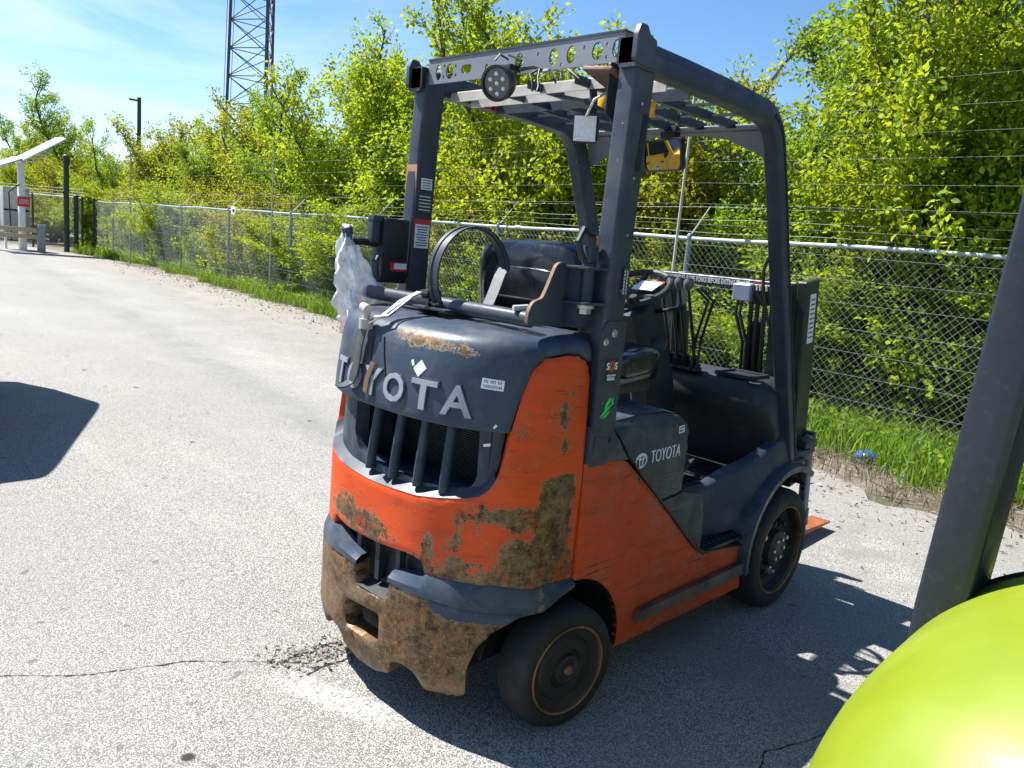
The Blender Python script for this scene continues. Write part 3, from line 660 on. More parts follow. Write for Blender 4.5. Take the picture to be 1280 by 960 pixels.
# --- front cowl
cw = [(1.36, .60), (1.345, .70), (1.29, .79), (1.215, .86), (1.20, .92), (1.21, .97), (1.235, .992), (1.28, 1.0), (1.46, 1.0), (1.49, .985), (1.50, .60)]
ysn = np.array([-.462, -.455, -.435, -.40, -.2, 0, .2, .40, .435, .455, .462]); V = []
for y_ in ysn:
    f_ = np.clip((abs(y_)-.40)/.062, 0, 1); ins = .05*f_**2
    for a, b in cw: V.append((a+(ins if a < 1.3 else -ins*.3), y_, b-(.045*f_**2 if b > .9 else 0)))
m_ = len(cw); cowl = MB().add(V, [(j*m_+i, j*m_+i+1, (j+1)*m_+i+1, (j+1)*m_+i) for j in range(len(ysn)-1) for i in range(m_-1)]+[tuple(range(m_)), tuple(range((len(ysn)-1)*m_, len(ysn)*m_))]).build('front_cowl', M['dark'], FL, angle=60)
MB().prism([(-.36, 1.21), (-.18, 1.21), (-.18, 1.38), (-.36, 1.38)], 1.0, 1.006, 'xy').build('storage_tray', M['black'], cowl) if False else None
q = MB()
for a, b in (((1.24, -.36), (1.24, -.20)), ((1.24, -.20), (1.40, -.20)), ((1.40, -.20), (1.40, -.36)), ((1.40, -.36), (1.24, -.36))):
    q.box(((a[0]+b[0])/2, (a[1]+b[1])/2, 1.006), (abs(a[0]-b[0])+.012, abs(a[1]-b[1])+.012, .016), bev=.003)
q.build('storage_tray', M['dark'], cowl); MB().box((1.32, -.28, 1.003), (.15, .15, .003)).build('tray_bottom', M['iron'], cowl)
MB().lathe([(0, 0), (.024, 0), (.024, .002), (0, .002)], (1.235, -.385, .992), 'z', 20).build('round_sticker', M['paper'], cowl)
MB().lathe([(.008, 0), (.016, 0), (.016, .002), (.008, .002)], (1.235, -.385, .9945), 'z', 16).build('sticker_ring', M['inkred'], cowl)

# --- steering column and wheel
MB().sweep([(1.16, .02, .66), (1.08, .02, .92), (.99, .02, 1.10), (.93, .02, 1.22), (.90, .02, 1.27)], [(-.065, -.08), (.065, -.08), (.075, .05), (.04, .09), (-.04, .09), (-.075, .05)]).build('steering_column', M['dark'], FL)
q = MB(); Cw = Vector((.865, .02, 1.335)); ax_ = Vector((-.45, 0, .89)).normalized(); e1 = Vector((0, 1, 0)); e2 = ax_.cross(e1)
pts = [tuple(Cw+(e1*math.cos(w)+e2*math.sin(w))*.155) for w in np.linspace(0, 2*math.pi, 41)]; sw = q.tube(pts, .0135, 8, cap=False).build('steering_wheel', M['dark'], FL)
q = MB()
for w in (math.radians(-80), math.radians(40), math.radians(160)): q.tube([tuple(Cw-ax_*.03), tuple(Cw+(e1*math.cos(w)+e2*math.sin(w))*.15)], [.016, .010], 6)
q.tube([tuple(Cw-ax_*.09), tuple(Cw-ax_*.005)], .035, 14).build('wheel_hub', M['dark'], sw)
MB().tube([tuple(Cw+e2*.12-e1*.09), tuple(Cw+e2*.12-e1*.09+ax_*.035)], .018, 10).build('spinner_knob', M['black'], sw)
MB().box((.875, -.035, 1.325), (.07, .11, .03), rot=(0, -.45, 0), bev=.006).build('dash_display', M['dark'], FL)
MB().box((.862, -.05, 1.352), (.075, .10, .004), rot=(0, -.45, 0)).build('white_tag', M['paper'], FL); MB().box((.895, -.075, 1.366), (.03, .06, .004), rot=(0, -.45, 0)).build('red_tag', M['inkred'], FL)
MB().tube([(.95, -.05, 1.25), (.94, -.14, 1.27), (.94, -.19, 1.285)], [.009, .008, .012], 8).build('direction_lever', M['black'], FL)
MB().box((.955, -.08, 1.12), (.006, .07, .05), rot=(0, .35, 0)).build('instruction_plate', M['greydull'], FL)

# --- seat
def cushion(name, c, size, rot, puff, mat, r=.04):
    bm = bmesh.new(); bmesh.ops.create_cube(bm, size=1); bmesh.ops.subdivide_edges(bm, edges=bm.edges[:], cuts=6, use_grid_fill=True)
    for v in bm.verts:
        p = v.co*2; q_ = [abs(x)**3.2 for x in p]; l = (sum(abs(x)**5 for x in p))**(1/5); m__ = max(abs(x) for x in p)
        v.co = Vector([x/(l/m__ if l else 1) for x in p])*.5
        v.co = Vector((v.co.x*size[0], v.co.y*size[1], v.co.z*size[2]))
        if puff: v.co.x += -.018*math.sin((v.co.z/size[2]+.5)*math.pi*3)*(1 if abs(p.y) < .9 else .3)*0
    return MB().bm(bm, c, Euler(rot).to_matrix())
seat = cushion('s', (.545, .0, 1.055), (.50, .50, .14), (0, -.06, 0), 0, 0).build('seat_cushion', M['seat'], FL)
q = cushion('b', (.265, .0, 1.27), (.15, .49, .44), (0, -.16, 0), 0, 0); q.build('seat_back', M['seat'], FL)
q = cushion('b', (.205, .0, 1.26), (.05, .40, .28), (0, -.16, 0), 0, 0); q.build('seat_back_shell', M['seat'], FL)
for i in range(3): MB().box((.186-.012*i+.02*0, 0, 1.36-.075*i), (.016, .34, .010), rot=(0, -.16, 0), bev=.004).build('seat_back_rib', M['black'], FL)
MB().box((.52, 0, .985), (.42, .42, .05), bev=.01).build('seat_base', M['black'], FL)
cushion('h', (.52, -.27, 1.085), (.20, .05, .09), (0, -.1, 0), 0, 0).build('hip_restraint', M['seat'], FL)

M['knob'] = simple('grey_knob', (.10, .105, .115), .35)
# --- hydraulic levers with bellows
for i, (y_, lean) in enumerate(((.030, 0), (-.015, .004), (-.055, -.004), (-.10, .0))):
    lv = MB().tube([(1.22, y_, 1.0), (1.19, y_-.0, 1.12), (1.13, y_+.0, 1.26), (1.10, y_+.005, 1.36)], [.0085, .008, .007, .006], 8).build('hydraulic_lever', M['black'], FL)
    MB().lathe([(0, -.03), (.014, -.028), (.022, -.012), (.024, .004), (.018, .018), (0, .024)], (1.10, y_+.005, 1.375), 'z', 14).build('lever_knob', M['knob'], lv)
    MB().lathe([(.034, 0), (.034, .012), (.024, .018), (.030, .026), (.020, .032), (.026, .040), (.017, .047), (.022, .056), (.010, .064), (.008, .066)], (1.222, y_, .998), 'z', 14).build('bellows', M['black'], lv)
for y_ in (-.10, -.125): MB().tube([(1.20, y_, 1.0), (1.19, y_-.01, 1.14), (1.15, y_-.06, 1.27), (1.12, y_-.085, 1.31), (1.11, y_-.03, 1.355)], .006, 6).build('control_rod', M['black'], FL)

# --- wheels
def wheel(x, sg, R_, W_, yo, rl, front):
    wt = MB(); yi = yo-W_
    def P(r, y): return (r, sg*y)
    wt.lathe([P(rl-.002, yo-.016), P(rl+.004, yo-.003), P(rl+.012, yo), P(R_-.030, yo), P(R_-.012, yo-.008), P(R_-.003, yo-.022), P(R_, yo-.04), P(R_, yi+.03), P(R_-.012, yi+.006), P(R_-.04, yi), P(rl-.01, yi), P(rl-.01, yo-.03)], (x, 0, R_), 'y', 72)
    w_ = empty('wheel'); w_.parent = FL; w_.location = (x, sg*(yo-W_/2), R_)
    wt.build('tyre', M['rubber'], w_, angle=40)
    MB().lathe([P(rl-.008, yo-.02), P(rl-.007, yo-.002), P(rl-.003, yo+.001), P(rl+.001, yo-.001), P(rl+.002, yo-.012)], (x, 0, R_), 'y', 64).build('rim_lip', M['rustlip'], w_)
    if front:
        MB().lathe([P(rl-.004, yo-.015), P(rl-.018, yo-.05), P(.155, yo-.062), P(.145, yo-.058), P(.10, yo-.058), P(.085, yo-.05), P(.078, yo-.02), P(.055, yo-.012), P(0, yo-.012)], (x, 0, R_), 'y', 48).build('rim', M['wheelrim'], w_)
        for k_ in range(8):
            w = k_*math.pi/4+.2; c_ = (x+.118*math.cos(w), 0, R_+.118*math.sin(w))
            MB().lathe([P(0, yo-.028), P(.009, yo-.028), P(.011, yo-.032), P(.0115, yo-.044), P(.019, yo-.046), P(.021, yo-.058)], c_, 'y', 6 if False else 8).build('lug_nut', M['steel'] if k_ % 3 == 0 else M['wheelrim'], w_)
        for k_ in range(6):
            w = k_*math.pi/3; MB().lathe([P(0, yo-.006), P(.008, yo-.006), P(.009, yo-.013)], (x+.045*math.cos(w), 0, R_+.045*math.sin(w)), 'y', 6).build('hub_bolt', M['steel'], w_)
    else:
        MB().lathe([P(rl-.004, yo-.010), P(rl-.014, yo-.018), P(.105, yo-.022), P(.098, yo-.016), P(.066, yo-.014), P(.058, yo-.022), P(.050, yo-.020), P(.046, yo-.006), P(.038, yo-.004), P(.030, yo-.010), P(.016, yo-.010), P(.014, yo-.004), P(0, yo-.003)], (x, 0, R_), 'y', 48).build('rim', M['wheelrim'], w_)
        MB().lathe([P(.0155, yo-.012), P(.0155, yo-.001), P(.012, yo+.003), P(0, yo+.004)], (x, 0, R_), 'y', 20).build('hub_cap', M['rustlip'], w_)
    return w_
for sg in (-1, 1):
    wr_ = wheel(0, sg, .196, .13, .530, .143, False); wr_.rotation_euler = (0, 0, math.radians(-8)); wheel(1.408, sg, .267, .178, .533, .197, True)

# --- overhead guard
def rect(w, h, r=.008, n=3): return rounded([(-w/2, -h/2), (w/2, -h/2), (w/2, h/2), (-w/2, h/2)], r, n)
for sg in (-1, 1):
    # rear pillar: bent-plate channel, slightly narrower above
    path = [(.072, sg*.462, .83), (.072, sg*.462, 1.25), (.075, sg*.462, 1.5), (.085, sg*.462, 1.80), (.096, sg*.458, 2.03)]
    rp = MB().sweep(path, [(a, b) for a, b in rect(.066, .092, .012)]).build('rear_pillar', M['frame'], FL)
    MB().prism(rounded([(.012, .95), (.012, 1.24), (.03, 1.27), (.122, 1.27), (.122, .94)], .006, 2), sg*.4955, sg*.502, 'xz').build('pillar_foot_plate', M['frame'], rp)
    # dark plate on the pillar face, the slot's shade put into its colour
    MB().prism(rounded([(.083, 1.70), (.107, 1.70), (.122, 1.86), (.098, 1.86)], .01, 3), sg*.4945, sg*.4960, 'xz').build('pillar_slot_shade', M['iron'], rp)
    for zz in (1.36, 1.52, 1.68, 1.885, 1.20): MB().lathe([(0, sg*.4965), (.004, sg*.4965), (.005, sg*.4955)], (.085, 0, zz), 'y', 8).build('pillar_rivet', M['steel'], rp)
    # side rail + bend + front leg in one tube
    bx, bz, rr = .93, 2.0, .17
    P1 = [(.03, 2.012), (.30, 2.012), (.60, 2.008), (.78, 2.0)]
    a0, a1 = math.radians(90), math.radians(24); cx, cz = .80, 1.83
    P2 = [(cx+.17*math.cos(a), cz+.17*math.sin(a)) for a in np.linspace(a0-.05, a1, 9)]
    P3 = [(1.00, 1.80), (1.06, 1.66), (1.15, 1.44), (1.265, 1.17), (1.365, .93), (1.475, .665), (1.50, .60)]
    pth = [(a, sg*(.468), b) for a, b in P1+P2+P3]
    sec = rounded([(-.030, -.038), (.034, -.038), (.034, .010), (.025, .016), (.025, .040), (-.030, .040)], .009, 3)
    sec = [(sg*a, b) for a, b in sec]
    MB().sweep(pth, sec).build('side_rail', M['frame'], FL, angle=40)
    # groove strip along the leg
    MB().sweep([(a+.006, sg*.5015, b) for a, b in P2[2:]+P3], [(-.003, -.006), (.003, -.006), (.003, .006), (-.003, .006)]).build('rail_seam', M['iron'], FL)
    MB().box((1.50, sg*.46, .64), (.16, .10, .03), bev=.006).build('rail_foot', M['frame'], FL)
# rear cross beam with real punched holes
holes = []
def ell(y, z, a, b, n=12): return [(y+a*math.cos(w), z+b*math.sin(w)) for w in np.linspace(0, 2*math.pi, n, endpoint=False)]
for y, a in ((.375, .016), (.315, .02), (.19, .0), (-.02, .018), (-.165, .018), (-.235, .018), (-.335, .020), (-.405, .016)):
    if a: holes.append(ell(y, 2.035, a, .026))
holes.append(rounded([(.205, 2.022), (.255, 2.022), (.255, 2.05), (.205, 2.05)], .012, 3)); holes.append(ell(.13, 2.033, .008, .011, 8))
for y, z in ((.345, 2.055), (.347, 2.02), (.285, 2.05), (.283, 2.02), (-.10, 2.05), (-.20, 2.01), (-.285, 2.05), (-.37, 2.05), (-.372, 2.015)): holes.append(ell(y, z, .005, .006, 6))
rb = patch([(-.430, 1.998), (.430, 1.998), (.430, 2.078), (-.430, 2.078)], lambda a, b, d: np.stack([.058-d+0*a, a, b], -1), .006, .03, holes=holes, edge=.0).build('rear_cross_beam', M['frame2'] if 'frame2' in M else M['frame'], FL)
MB().box((.09, 0, 2.081), (.07, .86, .006)).build('beam_top_flange', M['frame'], rb)
for sg in (-1, 1):
    MB().prism(rounded([(.018, 1.99), (.018, 2.055), (.03, 2.085), (.06, 2.085), (.075, 2.065), (.11, 2.055), (.11, 1.98), (.04, 1.98)], .006, 3), sg*.490, sg*.505, 'xz').build('corner_bracket', M['frame'], FL)
    MB().box((.06, sg*.46, 2.02), (.06, .058, .07)).build('bracket_shade_block', M['iron'], FL)  # solid dark box standing in for the shade inside the bracket
# roof bars
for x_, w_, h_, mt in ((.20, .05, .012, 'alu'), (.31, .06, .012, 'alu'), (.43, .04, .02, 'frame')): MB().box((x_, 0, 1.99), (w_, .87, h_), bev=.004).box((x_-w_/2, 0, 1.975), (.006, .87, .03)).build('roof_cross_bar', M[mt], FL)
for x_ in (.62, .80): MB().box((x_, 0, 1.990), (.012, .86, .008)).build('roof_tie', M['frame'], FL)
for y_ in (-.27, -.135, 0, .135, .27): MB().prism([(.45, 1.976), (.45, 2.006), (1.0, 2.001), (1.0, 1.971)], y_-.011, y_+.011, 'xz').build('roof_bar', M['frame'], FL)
for y_ in (-.22, -.02, .16): MB().prism([(.11, 1.965), (.11, 1.99), (.44, 1.985), (.44, 1.962)], y_-.006, y_+.006, 'xz').build('roof_stay', M['frame'], FL)
MB().sweep([(.985, .45, 1.975), (.985, -.45, 1.975)], rect(.045, .022, .005)[::1], side=Vector((1, 0, 0))).build('front_cross_bar', M['frame'], FL)
q = MB(); V = []
for y_ in np.linspace(-.45, .45, 9):
    dz = .03*(1-(abs(y_)/.45)**2); e_ = .12*max(0, (abs(y_)-.16)/.29)**1.3; V += [(.93, y_, 1.966), (.99, y_, 1.964), (1.02, y_, 1.962-e_*.6), (1.03, y_, 1.960-e_)]
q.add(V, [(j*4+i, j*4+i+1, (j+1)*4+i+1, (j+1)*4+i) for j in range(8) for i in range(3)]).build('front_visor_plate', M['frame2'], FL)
for y_ in (-.38, .38): MB().box((1.0, y_, 1.985), (.05, .03, .014), bev=.003).build('roof_clip', M['steel'], FL)

# work lamps
lp = empty('round_work_lamp'); lp.parent = FL; lp.location = (-.03, -.02, 1.955)
tag(lp, 'round black rear work lamp with ribbed clear lens')
dirv = Vector((-.92, -.30, -.28)).normalized(); Q = dirv.to_track_quat('X', 'Z').to_matrix()
def rot_lathe(prof, c, Qm, n=40):
    m = MB(); m.lathe(prof, (0, 0, 0), 'x', n); m.v = [np.array([tuple(Qm@Vector(v)+Vector(c)) for v in vv]) for vv in m.v]; return m
c0 = (-.02, -.025, 1.955)
rot_lathe([(0, -.035), (.03, -.034), (.045, -.02), (.052, .0), (.054, .02), (.054, .03), (.046, .032), (.046, .022)], c0, Q).build('lamp_housing', M['black'], lp)
rot_lathe([(.046, .022), (.045, .024), (0, .026)], c0, Q).build('lamp_lens', simple('smoked_lens', (.09, .09, .10), .12), lp)
for a, b in ((0, 0), (.022, .012), (-.022, .012), (.022, -.016), (-.022, -.016), (0, .028), (0, -.03)):
    p = Vector(c0)+Q@Vector((.025, a, b)); rot_lathe([(0, .006), (.006, .004), (.008, 0)], p, Q, 8).build('lamp_diode', M['alu'], lp)
MB().box((.02, -.02, 2.005), (.05, .05, .02), bev=.004).tube([(.03, -.03, 2.0), (.045, -.10, 2.01), (.05, -.16, 1.99)], .006, 6).build('lamp_bracket', M['black'], lp)
def squarelamp(c, dv, w, h, dp, nm, lab):
    e = empty(nm); e.parent = FL; e.location = c; tag(e, lab); q_ = Vector(dv).normalized().to_track_quat('X', 'Z').to_matrix()
    bm = bmesh.new(); bmesh.ops.create_cube(bm, size=1)
    for v in bm.verts: v.co = Vector(((v.co.x)*dp, v.co.y*w*(1 if v.co.x > 0 else .75), v.co.z*h*(1 if v.co.x > 0 else .8)))
    bmesh.ops.bevel(bm, geom=bm.edges[:], offset=.008, segments=2, affect='EDGES'); MB().bm(bm, c, q_).build('lamp_housing', M['black'], e)
    bm = bmesh.new(); bmesh.ops.create_cube(bm, size=1)
    for v in bm.verts: v.co = Vector((v.co.x*.004+dp/2+.001, v.co.y*w*.84, v.co.z*h*.84))
    MB().bm(bm, c, q_).build('lamp_lens', M['lens'], e); return e
sq = squarelamp((.145, -.255, 1.835), (-.88, -.42, -.12), .082, .088, .06, 'square_work_lamp', 'square black work lamp with clear lens under the roof')
MB().tube([(.17, -.25, 1.88), (.18, -.24, 1.93), (.19, -.22, 1.98)], .012, 8).box((.16, -.215, 1.915), (.11, .10, .012), rot=(.2, .1, 0), bev=.003).build('lamp_bracket', M['frame'], sq)
MB().prism(rounded([(.05, 1.86), (.05, 2.0), (.11, 2.0), (.11, 1.88), (.09, 1.84)], .01, 3), -.395, -.389, 'xz').build('hanging_plate', M['rustplate2'] if 'rustplate2' in M else M['greydull'], FL)
MB().box((.10, -.36, 1.965), (.14, .11, .012), rot=(.1, .25, 0), bev=.004).build('rusty_bracket', M['rustplate'], FL)
MB().tube([(.10, -.36, 1.93), (.06, -.34, 1.90), (.08, -.30, 1.86), (.12, -.27, 1.87)], .004, 6).build('cable', M['alu'], FL)
for pts in (((.04, -.13, 2.0), (.02, -.145, 1.97), (.01, -.16, 1.94), (.0, -.165, 1.925)), ((.04, -.13, 2.0), (.03, -.10, 1.985), (.02, -.12, 1.965), (.015, -.13, 1.93)), ((.04, -.15, 1.995), (.03, -.19, 1.985), (.025, -.215, 1.95)), ((.045, -.24, 1.99), (.03, -.27, 1.975), (.03, -.30, 1.955)), ((.045, -.20, 1.99), (.035, -.225, 1.985), (.03, -.235, 1.96)), ((.035, -.03, 1.99), (.03, -.06, 2.03), (.03, -.0, 2.05)), ((.04, .01, 2.04), (.01, .02, 2.05), (.0, .03, 2.03))):
    MB().tube(pts, .0035, 5).build('frayed_cable', M['black'], FL)
MB().tube([(.05, -.155, 1.99), (.02, -.17, 1.985), (.01, -.20, 1.982)], .007, 8).build('cable_clamp', M['steel'], FL)
MB().lathe([(0, -.02), (.03, -.02), (.034, 0), (.03, .02), (0, .024)], (.30, -.20, 1.945), 'z', 16).build('amber_dome', M['roofyellow'], FL)  # amber-coloured pieces below the roof bars
MB().box((.36, -.29, 1.93), (.02, .10, .05), bev=.003).build('amber_block', M['roofyellow'], FL)
# left inner roof sticker with red letters on the rail
for i, (x_, t_) in enumerate(((.35, .03), (.42, .02))): MB().box((x_, .4285, 1.985), (.05, .002, .03)).build('pink_sticker', M['pinkst'] if 'pinkst' in M else M['inkred'], FL)

# mirror on the roof bar
mc = Vector((.93, .0, 1.872)); toc = (CAM-mc).normalized(); pick = (Vector((-1.15, 4.35, 1.10))-mc).normalized(); mn = (toc+pick).normalized()
me_ = empty('rear_view_mirror'); me_.parent = FL; me_.location = mc; tag(me_, 'black framed rear-view mirror hanging under the roof showing a yellow truck')
qm = mn.to_track_quat('X', 'Z').to_matrix(); mw, mh = .21, .112
rc = rounded([(-mw/2, -mh/2), (mw/2, -mh/2), (mw/2, mh/2), (-mw/2, mh/2)], .024, 5)
def mir(a, b, d): 
    a = np.asarray(a); b = np.asarray(b); pts = np.stack([np.asarray(d)-.34*(a**2+b**2), a, b], -1); return np.array([tuple(qm@Vector(p)+mc) for p in pts])
patch(rc, mir, .004, .012, edge=0).build('mirror_glass', M['mirror'], me_, angle=80)
q = MB(); n_ = len(rc); V = []
for sx_, dz_ in ((1.0, .004), (1.05, .004), (1.07, -.004), (1.05, -.018), (.9, -.026)):
    V += [tuple(qm@Vector((dz_-.34*(a*a+b*b), a*sx_+(0.004 if a > 0 else -.004)*(sx_ > 1), b*sx_+(.004 if b > 0 else -.004)*(sx_ > 1)))+mc) for a, b in rc]
q.add(V, [(r*n_+i, r*n_+(i+1) % n_, (r+1)*n_+(i+1) % n_, (r+1)*n_+i) for r in range(4) for i in range(n_)]+[tuple(range(4*n_, 5*n_))]).build('mirror_frame', M['black'], me_)
MB().tube([tuple(mc+Vector((.02, 0, .01))), tuple(mc+Vector((.03, 0, .07))), (.96, -.01, 1.96)], .012, 8).box((.96, -.01, 1.955), (.04, .07, .07), bev=.005).build('mirror_bracket', M['black'], me_)
# upright behind the seat near the roof (far left front leg reads through) and stay with cable
MB().tube([(1.10, -.44, 1.52), (1.08, -.43, 1.46), (1.09, -.435, 1.38), (1.13, -.44, 1.30), (1.15, -.45, 1.24)], .006, 6).build('coiled_cable', M['black'], FL)

# --- LPG tank bracket: cross tube, hoop, right side plate with hinge pin, left hinge post
TX, TZ = -.145, 1.258
MB().tube([(TX, .44, TZ), (TX, -.36, TZ)], .0235, 18).build('bracket_tube', M['frame'], FL)
hc = (-.042, 1.352); hr = .158
angs = np.linspace(math.radians(215), math.radians(10), 26)
hp_ = [(-.188, .02, 1.262)]+[(hc[0]+hr*math.cos(a), .02, hc[1]+hr*math.sin(a)) for a in angs if True]
hoop = MB().sweep(hp_, [(-.024, -.003), (-.010, -.003), (-.008, -.007), (.008, -.007), (.010, -.003), (.024, -.003), (.024, .003), (.011, .003), (.009, -.001), (-.009, -.001), (-.011, .003), (-.024, .003)]).build('tank_hoop', M['frame'], FL)
MB().sweep([(hc[0]+hr*math.cos(math.radians(12)), .02, hc[1]+hr*math.sin(math.radians(12))), (.095, .02, 1.36), (.05, .0, 1.30), (.02, -.01, 1.26)], [(-.024, -.003), (.024, -.003), (.024, .003), (-.024, .003)]).build('hoop_foot', M['frame'], hoop)
MB().box((-.06, .02, 1.245), (.30, .16, .008), bev=.002).build('tank_cradle', M['frame'], FL)
plp = rounded([(-.205, 1.248), (-.202, 1.288), (-.185, 1.312), (-.150, 1.322), (-.135, 1.35), (-.105, 1.415), (-.09, 1.425), (.06, 1.422), (.06, 1.238)], [.012, .012, .01, .01, .01, .01, .012, .0, .0], 3)
pp_ = MB().prism(plp, -.404, -.392, 'xz').build('bracket_side_plate', M['frame'], FL)
edgep = [(p[0]-.0008, p[1]+.0008) for p in plp[2:-2]]
MB().sweep([(a, -.398, b) for a, b in edgep], [(-.0058, -.0016), (.0058, -.0016), (.0058, .0016), (-.0058, .0016)]).build('plate_cut_edge', M['rustplate'], pp_)
MB().box((-.01, -.44, 1.418), (.12, .10, .008), bev=.002).build('hinge_flange', M['frame'], FL); MB().box((-.01, -.44, 1.318), (.12, .10, .008), bev=.002).build('hinge_flange', M['frame'], FL)
MB().tube([(-.015, -.445, 1.30), (-.015, -.445, 1.43)], .019, 14).build('hinge_pin', M['frame'], FL)
MB().tube([(-.015, -.445, 1.302), (-.015, -.445, 1.286)], .020, 6).tube([(-.015, -.445, 1.312), (-.015, -.445, 1.302)], .03, 16).build('hinge_nut', M['steel'], FL)
MB().box((-.015, -.445, 1.455), (.035, .035, .05), bev=.006).build('latch_block', M['frame'], FL); MB().tube([(-.04, -.44, 1.44), (-.055, -.43, 1.49), (-.03, -.425, 1.525), (.01, -.43, 1.51), (.02, -.44, 1.45)], .010, 8).build('latch_lever', M['black'], FL)
MB().tube([(.01, -.45, 1.42), (.01, -.45, 1.51)], .006, 8).build('latch_spring', M['rustlip'], FL)
MB().tube([(-.17, -.31, 1.285), (-.13, -.33, 1.29)], .009, 8).build('clamp_bolt', M['alu'], FL)
MB().box((.0, -.42, 1.33), (.10, .04, .17)).build('hinge_backing', M['frame'], FL)
# left side: hinge post, dark box, arms
MB().box((-.045, .455, 1.405), (.11, .075, .23), bev=.008).build('tank_latch_box', M['black'], FL)
MB().box((-.12, .455, 1.475), (.035, .03, .09), bev=.004).box((-.115, .45, 1.515), (.05, .035, .02), bev=.003).build('latch_bolt_block', M['frame'], FL)
MB().sweep([(-.10, .43, 1.41), (-.13, .425, 1.37), (-.12, .43, 1.30), (-.08, .44, 1.25)], rect(.03, .014, .003)).build('latch_arm', M['frame'], FL)
MB().tube([(-.07, .47, 1.425), (-.16, .47, 1.43), (-.20, .47, 1.425)], .014, 10).tube([(-.205, .47, 1.415), (-.22, .47, 1.46)], .016, 8).build('valve_pipe', M['black'], FL)
MB().tube([(-.215, .47, 1.45), (-.225, .47, 1.475)], .02, 8).build('valve_coupling', M['frame'], FL)
def lsticker(c, size, mat, nm='sticker', lab=None):
    o_ = MB().box(c, size).build(nm, mat, FL, smooth=False)
    if lab: o_['label'] = lab
    return o_
lsticker((-.03, .4165, 1.35), (.075, .002, .032), M['inkred'], 'warning_sticker'); lsticker((-.025, .4155, 1.352), (.055, .002, .020), M['paper'], 'sticker_text_field')
# stickers on the inner face of the far rear pillar
for z0, h_, hd, inkl in ((1.625, .095, 0, 3), (1.705, .045, 0, 3)):
    pass
lsticker((.082, .4280, 1.655), (.050, .002, .040), M['paper']); 
for i in range(4): lsticker((.082, .4268, 1.668-.009*i), (.040, .001, .003), M['inkblack'], 'printed_line')
lsticker((.078, .4280, 1.585), (.066, .002, .075), M['greydull'], 'dark_sticker')
for i in range(5): lsticker((.078, .4268, 1.61-.012*i), (.054, .001, .003), M['paper'], 'printed_line')
lsticker((.074, .4280, 1.475), (.072, .002, .105), M['inkred'], 'warning_sticker', 'white warning label with a red head on the far rear pillar'); lsticker((.074, .4268, 1.466), (.066, .001, .085), M['paper'], 'sticker_text_field')
for i in range(8): lsticker((.074, .426, 1.50-.0095*i), (.056-.006*(i % 3), .001, .0035), M['inkblack'], 'printed_line')
MB().box((.0365, .462, 1.64), (.002, .060, .16)).build('chipped_primer_patch', simple('pinkish_primer', (.42, .20, .13), .6), FL)

# tow lever and latch on the tail
br = MB(); pA = S(np.array([.105]), np.array([1.165]), .014)[0]
pp = [tuple(S(np.array([.105+.004*i]), np.array([z_]), d_)[0]) for i, (z_, d_) in enumerate(((1.19, .022), (1.16, .018), (1.12, .015), (1.06, .012), (1.03, .012), (1.006, .016), (.992, .040), (.990, .058)))]
br.sweep(pp, rect(.040, .005, .002), side=Vector((.1, 1, 0)).normalized()).build('latch_strap', M['steeldull'] if 'steeldull' in M else M['greydull'], FL)
pB = Vector(pp[0]); MB().tube([tuple(pB+Vector((0, 0, -.02))), tuple(pB+Vector((0, 0, .01)))], .022, 14).tube([tuple(pB+Vector((0, 0, .008))), tuple(pB+Vector((0, 0, .035)))], .012, 10).tube([tuple(pB+Vector((-.005, -.012, .04))), tuple(pB+Vector((0, .022, .045)))], .014, 10).build('latch_pin', M['polebrown'], FL)
MB().sweep([tuple(pB+Vector((.0, -.02, .0))), tuple(pB+Vector((.02, -.06, .03))), (-.30, .045, 1.262), (-.22, .055, 1.292), (-.185, .075, 1.288)], rect(.006, .022, .002), side=Vector((0, 0, 1))).build('swing_lever', M['alu'], FL)
MB().tube([tuple(pB+Vector((.0, -.02, .015))), tuple(pB+Vector((.015, -.09, .03))), (-.27, .03, 1.275)], .0045, 6).build('lever_rod', M['steel'], FL)
MB().tube([(-.145, .125, TZ), (-.145, .06, TZ)], .034, 14).box((-.15, .085, TZ+.03), (.06, .04, .02), bev=.004).build('tube_clamp', M['black'], FL)
MB().sweep([tuple(S(np.array([.035]), np.array([1.08]), .006)[0]), tuple(S(np.array([.05]), np.array([1.03]), .008)[0]), tuple(S(np.array([.055]), np.array([.985]), .006)[0])], rect(.022, .004, .001), side=Vector((0, 1, 0))).build('rust_strap', M['rustplate'], FL)

# stickers on the near pillar foot
def onP(x0, z0, tilt=0):
    def f(u, v, w): return np.stack([x0+u*math.cos(tilt)-v*math.sin(tilt), -.502-np.asarray(w), z0+u*math.sin(tilt)+v*math.cos(tilt)], -1)
    return f
sticker('dealer_sticker', onP(.072, 1.125), .058, .070, M['inkblack'], FL, 'black sticker with orange leaf and white lettering SAS')
q = MB(); leaf = []
for i in range(22): w = i*2*math.pi/22+math.pi/2; r_ = .020 if i % 2 == 0 else .009; leaf.append((.072+r_*math.cos(w), 1.138+r_*math.sin(w)))
q.prism(leaf, -.5030, -.5040, 'xz').build('leaf_print', M['inkorange'], FL, smooth=False)
text_mesh('S', onP(.052, 1.138), (.014, .022), .0025, 'lettering', M['paper'], FL, bold=.02); text_mesh('A', onP(.072, 1.138), (.014, .018), .003, 'lettering', M['inkblack'], FL, bold=.02); text_mesh('S', onP(.091, 1.138), (.014, .022), .0025, 'lettering', M['paper'], FL, bold=.02)
text_mesh('MATERIAL HANDLING', onP(.072, 1.110), (.044, .005), .0022, 'lettering', M['paper'], FL, bold=.02); text_mesh('RENTAL', onP(.072, 1.100), (.036, .010), .0022, 'lettering', M['paper'], FL, bold=.03)
q = MB()
